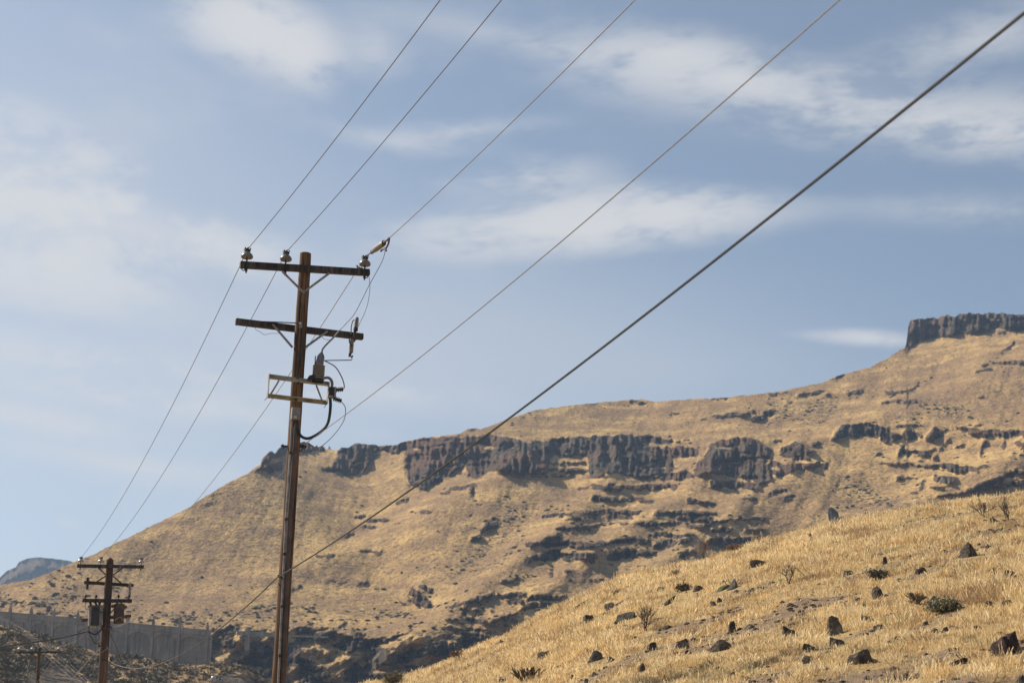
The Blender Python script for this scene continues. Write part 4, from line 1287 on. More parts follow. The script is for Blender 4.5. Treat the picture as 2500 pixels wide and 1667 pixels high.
M_TANK = plain_material("pale_grey_tank_paint", (0.11, 0.10, 0.095), (0.20, 0.185, 0.175), 0.5, 0.0, 3.0)
M_TANK_R = plain_material("rusted_brown_tank", (0.028, 0.020, 0.016), (0.085, 0.050, 0.030), 0.75, 0.1, 4.0)
M_NEAR_BLACK = plain_material("near_black", (0.010, 0.008, 0.009), (0.024, 0.018, 0.018), 0.6, 0.0, 9.0)  # near-black for the pole crack and the shade painted on the tank

LDIR = np.array([-0.375, 0.927, 0.0]); LDIR /= np.linalg.norm(LDIR)     # along the line, away from the camera
ADIR = np.array([LDIR[1], -LDIR[0], 0.0])                               # along the crossarms, to the right
NRM = -LDIR                                                             # the side of a pole that faces the camera

INS_PROF = [(0.020, 0.000), (0.050, -0.004), (0.058, 0.010), (0.074, 0.012), (0.080, 0.002), (0.098, -0.002), (0.105, 0.010), (0.104, 0.026),
            (0.095, 0.048), (0.074, 0.074), (0.050, 0.092), (0.040, 0.104), (0.043, 0.118), (0.050, 0.128), (0.044, 0.142), (0.020, 0.148)]


class Pole:
    def __init__(self, name, top, low, Y, r_top, r_low, label, mat, foot=None):
        self.T_ = at_y(*top, Y); self.L_ = at_y(*low, Y)
        d = (self.T_ - self.L_); d = d / d[2]
        zg = float(hill_z(self.L_[0], self.L_[1])) if foot is None else foot
        base = self.L_ + d * (zg - self.L_[2])
        self.d = d; self.base = base
        self.root = empty(name, tuple(base))
        self.rt, self.rl = r_top, r_low
        zs = np.linspace(zg - 0.6, self.T_[2], 40)
        rng = np.random.RandomState(int(Y * 10))
        pts = []; rad = []
        for i, z in enumerate(zs):
            p = base + d * (z - zg)
            pts.append(p + np.array([rng.normal(0, 0.0015), rng.normal(0, 0.0015), 0])); rad.append(self.radius(z))
        rad[-1] *= 0.97
        mb = MB(); mb.tube(pts, rad, 24)
        mb.build('shaft', mat, self.root)
        tag(self.root, label, 'utility pole', 'utility poles in one line')

    def radius(self, z):
        return float(self.rt + (self.rl - self.rt) * (self.T_[2] - z) / (self.T_[2] - self.L_[2]))

    def axis(self, z):
        return self.base + self.d * (z - self.base[2])

    def at(self, px, py, off=0.0, n=None):
        """Point seen at a pixel on the upright plane through the pole, off metres towards the camera."""
        n = NRM if n is None else n
        z = self.T_[2]
        for _ in range(4):
            p = on_plane(px, py, self.axis(z) + n * off, n)
            z = p[2]
        return p

    def arm(self, l, r, off, w, h, mat, name='crossarm'):
        a, b = self.at(*l, off), self.at(*r, off)
        mb = MB(); mb.bar(a, b, w, h)
        o = mb.build(name, mat, self.root, True, 0.008)
        return Vector(a), Vector(b), o

    def part(self, name, mat, fn, parent=None, bevel=0.0, smooth=True):
        mb = MB(); fn(mb)
        return mb.build(name, mat, parent or self.root, smooth, bevel)


def lerp3(a, b, t):
    return Vector(a) + (Vector(b) - Vector(a)) * t


def pin_insulator(pole, base, mat, scale=1.0, pin=0.10, tie=True):
    """Base = top of the crossarm. Returns the groove where the wire lies."""
    base = Vector(base)
    ins = pole.part('insulator', mat, lambda mb: mb.lathe(base + Vector((0, 0, pin)), (0, 0, 1), [(r * scale, h * scale) for r, h in INS_PROF], 28))
    pole.part('pin', M_STEEL_D, lambda mb: (mb.tube([base - Vector((0, 0, 0.20 * scale)), base + Vector((0, 0, pin + 0.02))], 0.014 * scale, 10),
                                            mb.lathe(base - Vector((0, 0, 0.165 * scale)), (0, 0, 1), [(0.026 * scale, 0), (0.026 * scale, 0.03)], 6)), ins)
    g = base + Vector((0, 0, pin + 0.148 * scale))
    if tie:
        def tiew(mb):
            for k in range(3):
                ring = [g + Vector((math.cos(a) * 0.050 * scale, math.sin(a) * 0.050 * scale, -0.028 * scale + 0.012 * k + 0.006 * math.sin(3 * a))) for a in np.linspace(0, 2 * math.pi, 15)]
                mb.tube(ring, 0.008 * scale, 6)
            for s in (-1, 1):
                q = [g + Vector(tuple(LDIR * s * t)) + Vector((0.012 * math.sin(t * 90), 0, 0.010 + 0.010 * math.cos(t * 90))) for t in np.linspace(0.0, 0.11, 12)]
                mb.tube(q, 0.009 * scale, 6)
                q = [g + Vector(tuple(ADIR * s * 0.045)) + Vector(tuple(LDIR * t)) * 1.0 + Vector((0, 0, 0.012)) for t in np.linspace(-0.05, 0.05, 4)]
                mb.tube(q, 0.011 * scale, 6)
        pole.part('tie_wire', M_BLACK, tiew, ins)
    return g + Vector((0, 0, 0.004))


def smooth_path(pts, n=8):
    """Catmull-Rom through 3D points."""
    P = [Vector(p) for p in pts]
    P = [P[0] * 2 - P[1]] + P + [P[-1] * 2 - P[-2]]
    out = []
    for i in range(1, len(P) - 2):
        for k in range(n):
            t = k / n
            a, b, c, d = P[i - 1], P[i], P[i + 1], P[i + 2]
            out.append(0.5 * ((2 * b) + (c - a) * t + (2 * a - 5 * b + 4 * c - d) * t * t + (3 * b - a - 3 * c + d) * t ** 3))
    out.append(P[-2])
    return out


# ================================================================== the near pole
P1 = Pole('utility_pole', (746, 620), (680, 1667), 23.4, 0.102, 0.112, "tall brown utility pole with steel frame and cable riser, nearest the camera", M_POLE)
R1 = 0.105
a1, b1, _ = P1.arm((586.5, 646.5), (901.8, 665.8), R1 + 0.056, 0.105, 0.112, M_ARM)
up1 = Vector((0, 0, 0.056))
G1 = [pin_insulator(P1, lerp3(a1, b1, t) + up1, M_PORC, 1.0, 0.085) for t in (0.047, 0.342, 0.962)]
for t in (0.10, 0.27, 0.47, 0.53, 0.92):
    c = lerp3(a1, b1, t) + Vector(tuple(NRM * 0.052))
    P1.part('bolt', M_STEEL_D, lambda mb: mb.lathe(c, tuple(NRM), [(0.014, 0), (0.014, 0.012), (0.004, 0.02)], 6))
# eye nuts under the arm
for t in (0.025, 0.33, 0.975):
    c = lerp3(a1, b1, t) - Vector((0, 0, 0.075))
    P1.part('eye_bolt', M_STEEL_D, lambda mb: mb.tube([c + Vector(tuple(ADIR * 0.028 * math.cos(a))) + Vector((0, 0, 0.028 * math.sin(a))) for a in np.linspace(0, 2 * math.pi, 12)], 0.009, 6))
for s_, e_ in (((690.6, 664), (740, 713)), ((804, 667), (742, 713))):
    P1.part('brace', M_STEEL, lambda mb: mb.bar(P1.at(*s_, R1 + 0.118), P1.at(*e_, R1 + 0.012), 0.008, 0.042, tuple(NRM)) if False else mb.bar(P1.at(*s_, R1 + 0.112), P1.at(*e_, R1 + 0.010), 0.040, 0.010, tuple(NRM)))
P1.part('brace_bolt', M_STEEL, lambda mb: mb.lathe(P1.at(741, 714, R1), tuple(NRM), [(0.030, 0), (0.030, 0.02), (0.014, 0.022), (0.012, 0.045)], 8))

# second arm, bolted behind the pole
a2, b2, _ = P1.arm((575.5, 785), (886, 822.5), -(R1 + 0.056), 0.105, 0.105, M_ARM)
for s_, e_ in (((665.7, 791.5), (714, 848)), ((799.6, 808.7), (745, 848))):
    P1.part('brace', M_STEEL, lambda mb: mb.bar(P1.at(*s_, -R1 + 0.012), P1.at(*e_, -0.02), 0.040, 0.010, tuple(NRM)))
P1.part('tie_rod', M_STEEL_D, lambda mb: mb.tube([P1.at(641, 785, -R1 - 0.02), P1.at(700, 787.5, -0.02), P1.at(732, 789, R1 + 0.01)], 0.011, 8))
P1.part('strap_plate', M_STEEL, lambda mb: (mb.bar(P1.at(733, 786, R1 + 0.006), P1.at(734, 800, R1 + 0.006), 0.055, 0.014, tuple(NRM)),
                                           mb.lathe(P1.at(733, 792, R1), tuple(NRM), [(0.020, 0), (0.020, 0.03), (0.01, 0.05)], 6)))
P1.part('loose_wire', M_WIRE, lambda mb: mb.tube(smooth_path([P1.at(x, y, -R1 - 0.06) for x, y in ((623, 799), (626, 806), (634, 809), (640, 814), (648, 817), (660, 814), (680, 814))], 5), 0.004, 5))
P1.part('loose_wire', M_WIRE, lambda mb: mb.tube(smooth_path([P1.at(x, y, -R1 - 0.06) for x, y in ((787, 820), (789, 826), (798, 829), (808, 830))], 5), 0.004, 5))

# fuse cutout and arrester on the right end of the second arm
OFC = -R1 + 0.09
def ribs(mb, p, q, r0, r1, n, seg=14):
    p = Vector(p); q = Vector(q); ax = q - p; L = ax.length
    prof = []
    for i in range(n):
        h = L * i / n
        prof += [(r0, h), (r1, h + L / n * 0.35), (r1 * 0.97, h + L / n * 0.55), (r0, h + L / n * 0.62)]
    prof.append((r0, L))
    mb.lathe(p, ax, prof, seg)
cut = P1.part('arrester', M_PORC_T, lambda mb: ribs(mb, P1.at(869, 800, OFC), P1.at(871, 782, OFC), 0.024, 0.040, 5))
P1.part('arrester_cap', M_BOX, lambda mb: mb.lathe(P1.at(871, 782, OFC), (0, 0, 1), [(0.034, 0), (0.036, 0.035), (0.026, 0.055), (0.01, 0.06)], 12), cut)
P1.part('arrester_base', M_BLACK, lambda mb: mb.lathe(P1.at(868, 807, OFC), (0.05, 0, 1), [(0.02, -0.02), (0.042, 0.0), (0.040, 0.05), (0.03, 0.06)], 10), cut)
P1.part('cutout_bracket', M_STEEL_D, lambda mb: (mb.bar(P1.at(867, 803, OFC), P1.at(864, 834, OFC), 0.045, 0.018, tuple(NRM)),
                                                mb.bar(P1.at(864, 823, OFC - 0.02), P1.at(864, 829, OFC - 0.02), 0.10, 0.06, tuple(NRM))))
fu = P1.part('fuse_cutout', M_PORC_T, lambda mb: ribs(mb, P1.at(857, 861, OFC), P1.at(859.5, 829, OFC), 0.028, 0.042, 9))
P1.part('fuse_tube', M_STEEL_D, lambda mb: mb.tube([P1.at(852.5, 826, OFC + 0.05), P1.at(853, 836, OFC + 0.06), P1.at(861, 846, OFC + 0.05)], 0.010, 8), fu)
P1.part('fuse_clip', M_STEEL_D, lambda mb: (mb.tube([P1.at(857, 861, OFC), P1.at(855, 868, OFC), P1.at(859, 873, OFC), P1.at(861, 868, OFC)], 0.016, 7),
                                           mb.tube([P1.at(853, 862, OFC), P1.at(852, 871, OFC)], 0.012, 6)), fu)
P1.part('jumper_lead', M_WIRE, lambda mb: mb.tube(smooth_path([P1.at(x, y, OFC + 0.02) for x, y in ((857, 816), (857.5, 800), (860, 787), (864.5, 780.5))], 6), 0.010, 7))

# bushing with ribbed body standing on the steel frame
OFB = R1 + 0.10
bu = P1.part('cable_termination', M_PORC_T, lambda mb: ribs(mb, P1.at(776.5, 927, OFB), P1.at(779, 891, OFB), 0.075, 0.108, 7, 22))
P1.part('termination_cap', M_PORC, lambda mb: mb.lathe(P1.at(779, 891.5, OFB), P1.at(786, 859, OFB) - P1.at(779, 891.5, OFB), [(0.072, 0), (0.068, 0.10), (0.064, 0.165), (0.046, 0.20), (0.022, 0.235), (0.014, 0.25)], 20), bu)
P1.part('termination_lug', M_STEEL_D, lambda mb: mb.tube([P1.at(769, 890, OFB + 0.02), P1.at(770, 869, OFB + 0.02)], 0.010, 6), bu)
P1.part('termination_clamp', M_BLACK, lambda mb: (mb.tube([P1.at(765, 921, OFB + 0.03), P1.at(758, 921, OFB + 0.04), P1.at(750, 928, OFB + 0.03)], [0.05, 0.04, 0.016], 8),
                                                 mb.lathe(P1.at(776.5, 928, OFB), (0, 0, 1), [(0.10, -0.03), (0.10, 0.012)], 16)), bu)

# steel equipment frame across the pole
fr = P1.part('equipment_frame', M_FRAME, lambda mb: (
    mb.bar(P1.at(657, 917.5, R1 + 0.03), P1.at(803.5, 936.5, R1 + 0.03), 0.012, 0.070),
    mb.bar(P1.at(657, 922.5, R1 + 0.07), P1.at(803.5, 941.0, R1 + 0.07), 0.085, 0.010),
    mb.bar(P1.at(654, 967, R1 + 0.03), P1.at(796.5, 983.5, R1 + 0.03), 0.012, 0.066),
    mb.bar(P1.at(654, 962.5, R1 + 0.07), P1.at(796.5, 979.0, R1 + 0.07), 0.080, 0.010)), None, 0.002)
for (x0, y0, x1, y1) in ((656.5, 914, 653, 970), (803, 934, 797.5, 987)):
    P1.part('end_plate', M_FRAME, lambda mb: mb.bar(P1.at(x0, y0, R1 + 0.045), P1.at(x1, y1, R1 + 0.045), 0.11, 0.012, tuple(ADIR)), fr)
for (x0, y0, x1, y1) in ((681, 929, 661, 962), (772, 940, 786, 977)):
    P1.part('strut', M_FRAME, lambda mb: mb.bar(P1.at(x0, y0, R1 + 0.035), P1.at(x1, y1, R1 + 0.035), 0.030, 0.008, tuple(NRM)), fr)
for (x0, y0) in ((727, 935), (722, 976), (726, 922)):
    P1.part('frame_bolt', M_STEEL_D, lambda mb: mb.lathe(P1.at(x0, y0, R1 + 0.03), tuple(NRM), [(0.024, 0), (0.024, 0.02), (0.010, 0.024), (0.010, 0.06)], 6), fr)
for (x0, y0, x1, y1) in ((653, 969, 646, 977), (797, 986, 791, 995)):
    P1.part('ground_tail', M_STEEL, lambda mb: mb.tube([P1.at(x0, y0, R1 + 0.06), P1.at(x1, y1, R1 + 0.06)], 0.006, 6), fr)

# switch box with two ribbed black bushings on the frame's right end
sw = P1.part('switch_body', M_BLACK, lambda mb: (mb.bar(P1.at(808.5, 946, OFB), P1.at(808, 965, OFB), 0.095, 0.11, tuple(NRM)),), None, 0.01)
P1.part('switch_bracket', M_STEEL, lambda mb: mb.bar(P1.at(817.5, 945, OFB), P1.at(816.5, 975, OFB), 0.038, 0.06, tuple(NRM)), sw)
P1.part('switch_bushing', M_BLACK, lambda mb: ribs(mb, P1.at(819, 951.5, OFB), P1.at(838, 949.5, OFB), 0.020, 0.045, 4, 12), sw)
P1.part('switch_bushing', M_BLACK, lambda mb: ribs(mb, P1.at(814, 972.5, OFB), P1.at(834, 978.5, OFB), 0.020, 0.047, 5, 12), sw)
P1.part('switch_cap', M_PORC_T, lambda mb: mb.lathe(P1.at(808, 966, OFB), (0, 0, 1), [(0.04, -0.045), (0.042, 0)], 10), sw)

# leads between the fittings
def lead(name, mat, pix, rad, offs, n=8):
    if not hasattr(offs, '__len__'): offs = [offs] * len(pix)
    return P1.part(name, mat, lambda mb: mb.tube(smooth_path([P1.at(x, y, o) for (x, y), o in zip(pix, offs)], n), rad, 8))
lead('jumper_lead', M_WIRE, [(860, 876), (857, 878.5), (852, 879), (820, 879.5), (792, 880)], 0.009, [OFC, OFC, OFC, 0.06, OFB])
lead('jumper_lead', M_WIRE, [(793.6, 881), (818, 895), (833, 918), (840, 938), (840, 948)], 0.010, OFB)
lead('jumper_lead', M_PORC, [(792, 922.5), (801, 922), (808, 927), (811, 936), (810, 946)], 0.026, OFB)
lead('riser_cable', M_BLACK, [(806, 966), (806.5, 997), (800, 1033), (783, 1054), (755, 1069.5), (736, 1065), (727, 1048), (724, 1026)], 0.026, [OFB, OFB, OFB, OFB, OFB, R1 + 0.05, R1 + 0.04, R1 + 0.04], 10)
lead('ground_lead', M_WIRE, [(834, 980.5), (843, 995), (842, 1018), (833, 1038), (818, 1058), (801, 1076), (780, 1091.5), (764, 1089), (752, 1080)], 0.0065, OFB)
lead('drop_lead', M_WIRE_L, [(827, 808.7), (814, 824), (797, 841), (788, 852), (786, 859)], 0.016, [OFC, 0.0, 0.06, OFB, OFB])
lead('drop_lead', M_WIRE, [(941, 611), (932, 640), (901, 697), (868, 762), (845, 790), (827, 808.7)], 0.0055, [R1 + 0.35, R1 + 0.3, R1 + 0.2, 0.0, OFC, OFC])
lead('drop_lead', M_WIRE, [(901, 674), (903, 705), (898, 740), (889, 767), (880, 785), (875, 797)], 0.0045, [R1, R1, 0.0, OFC, OFC, OFC])

# terminal box, conduit and cable guard running down the pole
P1.part('terminal_box', M_BOX, lambda mb: mb.bar(P1.at(722.5, 996, R1 + 0.05), P1.at(720.5, 1025, R1 + 0.05), 0.145, 0.10, tuple(NRM)), None, 0.006)
P1.part('sticker', M_LABEL, lambda mb: mb.bar(P1.at(721.3, 1015, R1 + 0.103), P1.at(720.8, 1021, R1 + 0.103), 0.048, 0.004, tuple(NRM)))
zg1 = P1.base[2]
def down(pix, off):
    pts = [P1.at(x, y, off) for x, y in pix]
    d = P1.d
    e = pts[-1] + d * (zg1 - pts[-1][2])
    return pts + [e]
P1.part('conduit', M_STEEL, lambda mb: mb.tube(down([(713, 1026), (709.5, 1090), (698, 1267), (679.5, 1667)], R1 + 0.022), 0.020, 10))
P1.part('cable_guard', M_BROWN, lambda mb: mb.tube(down([(723, 1040), (720, 1090), (707, 1267), (689, 1667)], R1 - 0.004), 0.042, 14))
for yy in (1105, 1267, 1352, 1480, 1600):
    xx = np.interp(yy, [1026, 1090, 1267, 1667], [713, 709.5, 698, 679.5])
    P1.part('conduit_strap', M_STEEL_D, lambda mb: mb.bar(P1.at(xx - 3, yy, R1 + 0.03), P1.at(xx + 4, yy, R1 + 0.03), 0.05, 0.03, tuple(NRM)))
P1.part('shaft_crack', M_NEAR_BLACK, lambda mb: mb.bar(P1.at(738, 742, R1 - 0.001), P1.at(733, 895, R1 - 0.001), 0.010, 0.006, tuple(NRM)))
P1.part('cable_guard', M_NEAR_BLACK, lambda mb: mb.tube([P1.at(x, y, R1 - 0.004) for x, y in ((736.5, 800), (733, 858), (727, 915))], 0.018, 8))

# neutral bracket
P1.part('through_bolt', M_STEEL_D, lambda mb: (mb.tube([P1.at(686, 1088, 0.0), P1.at(705, 1089.5, 0.0)], 0.018, 8), mb.tube([P1.at(690, 1084, 0.0), P1.at(692, 1095, 0.0)], 0.014, 6)))
br_ = P1.part('neutral_bracket', M_STEEL_D, lambda mb: (mb.bar(P1.at(728, 1088, 0.03), P1.at(748, 1090, 0.03), 0.03, 0.05), mb.tube([P1.at(730, 1102, 0.04), P1.at(742, 1092, 0.04)], 0.010, 6)))
P1.part('spool', M_BROWN, lambda mb: mb.lathe(P1.at(741, 1095, 0.04), (0, 0, 1), [(0.03, 0), (0.038, 0.015), (0.022, 0.03), (0.038, 0.045), (0.03, 0.06)], 12), br_)
# communications bracket
P1.part('cable_bracket', M_STEEL_D, lambda mb: mb.bar(P1.at(678, 1404, R1 + 0.02), P1.at(690, 1411, R1 + 0.04), 0.05, 0.03))

# strain insulator holding the right-hand wire
g3 = Vector(tuple(G1[2]))
def near_pt(px, py, g, k=0.0):
    """Pixel on the upright plane that runs along the line through a wire's insulator."""
    n = np.array([ADIR[0], ADIR[1], 0.0])
    return on_plane(px, py, np.array(g) + ADIR * k, n)
sA = near_pt(908, 615, g3); sB = near_pt(937, 593.5, g3); sC = near_pt(949, 583, g3)
st = P1.part('strain_insulator', M_BOX, lambda mb: (mb.lathe(sA, sB - sA, [(0.016, 0), (0.035, 0.04), (0.052, 0.30 * np.linalg.norm(sB - sA)), (0.052, 0.85 * np.linalg.norm(sB - sA)), (0.02, np.linalg.norm(sB - sA))], 12),))
P1.part('shackle', M_STEEL_D, lambda mb: (mb.tube([g3, Vector(tuple(sA))], 0.012, 6), mb.lathe(sA, (0, 0, 1), [(0.03, -0.03), (0.03, 0.03)], 8)), st)
P1.part('shackle', M_STEEL_D, lambda mb: (
                                         mb.tube([Vector(tuple(sB)) + Vector((0.03 * math.cos(a), 0, 0.05 * math.sin(a))) for a in np.linspace(0, 6.28, 10)], 0.012, 6),
                                         mb.tube([sB, sC], 0.016, 6)), st)
P1.part('dead_end_clamp', M_STEEL_D, lambda mb: (mb.tube(smooth_path([near_pt(x, y, g3) for x, y in ((938, 588), (944, 588), (950, 581), (949, 592), (946, 600), (942, 607))], 5), 0.016, 7),
                                                mb.tube(smooth_path([near_pt(x, y, g3) for x, y in ((930, 613), (934, 609), (940, 609), (943, 612), (938, 606))], 5), 0.018, 7)), st)
P1.part('spare_pin', M_PORC_T, lambda mb: mb.tube(smooth_path([P1.at(x, y, R1 + 0.06) for x, y in ((871, 648), (874, 653), (879, 655), (885, 655), (874, 656))], 4), 0.018, 6))
adopt(P1.root)
# ================================================================== the second pole, with two transformers
P2 = Pole('utility_pole', (268.7, 1367), (249.5, 1667), 48.5, 0.120, 0.150, "dark utility pole with two transformers, second in the line", M_POLE_D, foot=-0.6)
R2 = 0.125
P2.part('pole_top', M_POLE_D, lambda mb: mb.lathe(P2.T_ - P2.d * 0.02, tuple(P2.d), [(0.117, 0), (0.105, 0.03), (0.05, 0.10), (0.012, 0.12)], 16))
a, b, _ = P2.arm((188, 1380.8), (351, 1383), R2 + 0.055, 0.10, 0.110, M_ARM_D)
G2 = [pin_insulator(P2, lerp3(a, b, t) + Vector((0, 0, 0.055)), M_PORC_W, 0.98, 0.085) for t in (0.05, 0.347, 0.957)]
for s_, e_ in (((236, 1381), (258, 1402)), ((302, 1384), (276, 1403))):
    P2.part('brace', M_STEEL_D, lambda mb: mb.bar(P2.at(*s_, R2 + 0.11), P2.at(*e_, R2 + 0.01), 0.045, 0.012, tuple(NRM)))
for s_, e_ in (((236, 1419.5), (258, 1405.5)), ((295, 1422), (276, 1406))):
    P2.part('brace', M_STEEL_D, lambda mb: mb.bar(P2.at(*s_, R2 + 0.02), P2.at(*e_, R2 + 0.01), 0.045, 0.012, tuple(NRM)))
a, b, _ = P2.arm((205.5, 1421), (325.7, 1428.3), -R2 - 0.055, 0.10, 0.105, M_ARM_D)
a3, b3, _ = P2.arm((201, 1465), (322, 1466.2), R2 + 0.055, 0.10, 0.115, M_ARM_D)
P2.arm((198, 1513.5), (320, 1502.5), -R2 - 0.05, 0.09, 0.10, M_POLE, 'bracket_board')
o2 = -R2 + 0.05
cu = P2.part('fuse_cutout', M_BLACK, lambda mb: ribs(mb, P2.at(213, 1438, o2), P2.at(214.5, 1409, o2), 0.035, 0.055, 7, 10))
P2.part('cutout_bracket', M_STEEL_D, lambda mb: mb.bar(P2.at(213, 1419, o2 - 0.04), P2.at(213, 1425, o2 - 0.04), 0.10, 0.08, tuple(NRM)), cu)
cu = P2.part('fuse_cutout', M_PORC_T, lambda mb: ribs(mb, P2.at(316, 1455, o2), P2.at(318, 1424, o2), 0.032, 0.052, 8, 10))
P2.part('cutout_bracket', M_STEEL_D, lambda mb: (mb.bar(P2.at(318, 1422, o2 - 0.02), P2.at(318, 1436, o2 - 0.02), 0.05, 0.05, tuple(NRM)), mb.tube([P2.at(314, 1458, o2), P2.at(317, 1452, o2)], 0.04, 8)), cu)
for px_, py_ in ((209, 1459), (234.5, 1460), (289, 1459.5), (315, 1460)):
    P2.part('insulator', M_BLACK, lambda mb: mb.lathe(P2.at(px_, py_, R2 + 0.055), (0, 0, 1), [(0.016, -0.03), (0.016, 0.03), (0.055, 0.035), (0.05, 0.065), (0.025, 0.08), (0.035, 0.10), (0.015, 0.12)], 12))
for px_, l_ in ((209, 0.14), (315, 0.12), (222, 0.1), (240, 0.1)):
    P2.part('arm_bolt', M_STEEL_D, lambda mb: mb.tube([P2.at(px_, 1468, R2 + 0.055), P2.at(px_ + 0.2, 1472.5, R2 + 0.055)], 0.016, 6))

# left transformer: pale squared tank, dark stripe widened to paint its unlit front
TO = R2 + 0.06
def tank_box(mb):
    x0, x1, y0, y1 = 216, 250, 1480, 1527.5
    c0 = (P2.at(x0, y0, TO) + P2.at(x1, y0, TO)) / 2; c1 = (P2.at(x0, y1, TO) + P2.at(x1, y1, TO)) / 2
    w = np.linalg.norm(P2.at(x1, y1, TO) - P2.at(x0, y1, TO))
    mb.bar(c0, c1, w, 0.42, tuple(NRM))
tk = P2.part('transformer_tank', M_TANK, tank_box, None, 0.03)
P2.part('dark_shade_streak', M_NEAR_BLACK, lambda mb: mb.bar(P2.at(234, 1480.5, TO + 0.212), P2.at(231.5, 1526.5, TO + 0.212), 0.26, 0.012, tuple(NRM)), tk)
P2.part('dark_shade_streak', M_NEAR_BLACK, lambda mb: mb.bar(P2.at(228, 1500, TO + 0.213), P2.at(226.5, 1523, TO + 0.213), 0.10, 0.012, tuple(NRM)), tk)
P2.part('tank_lid', M_TANK_R, lambda mb: mb.bar((P2.at(215, 1479, TO) + P2.at(215, 1480.6, TO)) / 2, (P2.at(251, 1479, TO) + P2.at(251, 1480.6, TO)) / 2, 0.46, 0.025), tk)
for x0, x1 in ((219, 223), (231, 237), (246, 241)):
    P2.part('bushing', M_BLACK, lambda mb: ribs(mb, P2.at(x1, 1479, TO), P2.at(x0, 1467, TO), 0.030, 0.045, 4, 10), tk)
# right transformer: round rusty tank
ta = P2.at(291, 1475, TO + 0.06); tb = P2.at(289.5, 1521.5, TO + 0.06)
Lt = float(np.linalg.norm(ta - tb))
tk = P2.part('transformer_tank', M_TANK_R, lambda mb: mb.lathe(tb, ta - tb, [(0.14, 0), (0.168, 0.02), (0.172, Lt * 0.5), (0.180, Lt * 0.93), (0.195, Lt * 0.94), (0.195, Lt * 0.99), (0.15, Lt * 1.03), (0.05, Lt * 1.05)], 24))
for s_ in (-1, 1):
    P2.part('lid_lug', M_TANK_R, lambda mb: mb.bar(ta + ADIR * 0.17 * s_ - np.array([0, 0, 0.09]), ta + ADIR * 0.255 * s_ - np.array([0, 0, 0.05]), 0.06, 0.09), tk)
for dx_ in (-0.07, 0.07):
    P2.part('bushing', M_BROWN, lambda mb: ribs(mb, ta + ADIR * dx_ - np.array([0, 0, 0.02]), ta + ADIR * dx_ + np.array([0, 0, 0.15]), 0.026, 0.042, 4, 10), tk)
P2.part('hanger', M_STEEL_D, lambda mb: (mb.bar(P2.at(266, 1500, TO), P2.at(279, 1485, TO), 0.04, 0.04), mb.bar(P2.at(265, 1506, 0.0), P2.at(285, 1505, 0.1), 0.06, 0.08)))
# leads and loops
def lead2(mat, pix, rad, off=R2 + 0.10, name='lead_wire'):
    P2.part(name, mat, lambda mb: mb.tube(smooth_path([P2.at(x, y, off) for x, y in pix], 6), rad, 6))
lead2(M_WIRE_L, [(281, 1513), (288, 1508), (295, 1506), (299, 1514)], 0.012, TO + 0.26)
lead2(M_BLACK, [(232, 1487), (240, 1490), (249, 1494), (255, 1492)], 0.014, TO + 0.24)
lead2(M_WIRE, [(208.5, 1470), (208, 1480), (212, 1488), (218, 1485)], 0.010)
lead2(M_BLACK, [(217, 1527), (218, 1545), (226, 1560), (233, 1570), (246, 1568), (252, 1560)], 0.014)
lead2(M_BLACK, [(236, 1527), (239, 1545), (243, 1556), (236, 1566), (231, 1572)], 0.012)
lead2(M_WIRE, [(207, 1545), (209, 1565), (210, 1572), (211, 1582), (222, 1598), (240, 1600), (252, 1597)], 0.011)
lead2(M_WIRE_L, [(229, 1580), (233, 1592), (245, 1593), (255, 1587), (261, 1582)], 0.012)
lead2(M_WIRE_L, [(232, 1575), (240, 1560), (244, 1549)], 0.012)
for py_, ln in ((1531, 22), (1609.5, 18)):
    P2.part('side_bracket', M_STEEL_D, lambda mb: (mb.bar(P2.at(246, py_, R2), P2.at(246 + ln, py_ + 1.5, R2), 0.05, 0.05), mb.tube([P2.at(270, py_ - 3, 0.0), P2.at(273, py_ + 4, 0.0)], 0.03, 6)))
P2.part('telephone_bracket', M_STEEL_D, lambda mb: mb.bar(P2.at(239, 1575.5, R2), P2.at(245, 1576, R2), 0.08, 0.08))
adopt(P2.root)

# ================================================================== the third pole and a fourth far one
P3 = Pole('utility_pole', (96, 1582), (91.5, 1667), 76.3, 0.085, 0.100, "small plain utility pole with one crossarm, third in the line", M_POLE_D, foot=-2.0)
P3.part('pole_top', M_POLE_D, lambda mb: mb.lathe(P3.T_ - P3.d * 0.02, tuple(P3.d), [(0.083, 0), (0.05, 0.05), (0.01, 0.08)], 12))
a, b, _ = P3.arm((41.7, 1592), (148, 1590.8), 0.14, 0.10, 0.095, M_ARM_D)
G3 = [pin_insulator(P3, lerp3(a, b, t) + Vector((0, 0, 0.05)), M_PORC_W, 1.05, 0.10, False) for t in (0.05, 0.345, 0.955)]
for s_, e_ in (((79, 1595), (91, 1607)), ((114, 1594), (100, 1606))):
    P3.part('brace', M_STEEL_D, lambda mb: mb.bar(P3.at(*s_, 0.2), P3.at(*e_, 0.1), 0.045, 0.012, tuple(NRM)))
adopt(P3.root)
P4 = Pole('utility_pole', (12, 1645), (10, 1690), 108.0, 0.10, 0.12, "far utility pole whose top just shows in the bottom left corner", M_POLE_D, foot=-3.0)
a, b, _ = P4.arm((-14, 1659), (34, 1660), 0.14, 0.10, 0.10, M_ARM_D)
G4 = [pin_insulator(P4, lerp3(a, b, t) + Vector((0, 0, 0.05)), M_PORC_W, 1.05, 0.10, False) for t in (0.05, 0.5, 0.95)]
adopt(P4.root)


# ================================================================== wires
def span(p, q, sag, n=24):
    p = Vector(p); q = Vector(q)
    return [p + (q - p) * t - Vector((0, 0, 4 * sag * t * (1 - t))) for t in np.linspace(0, 1, n)]


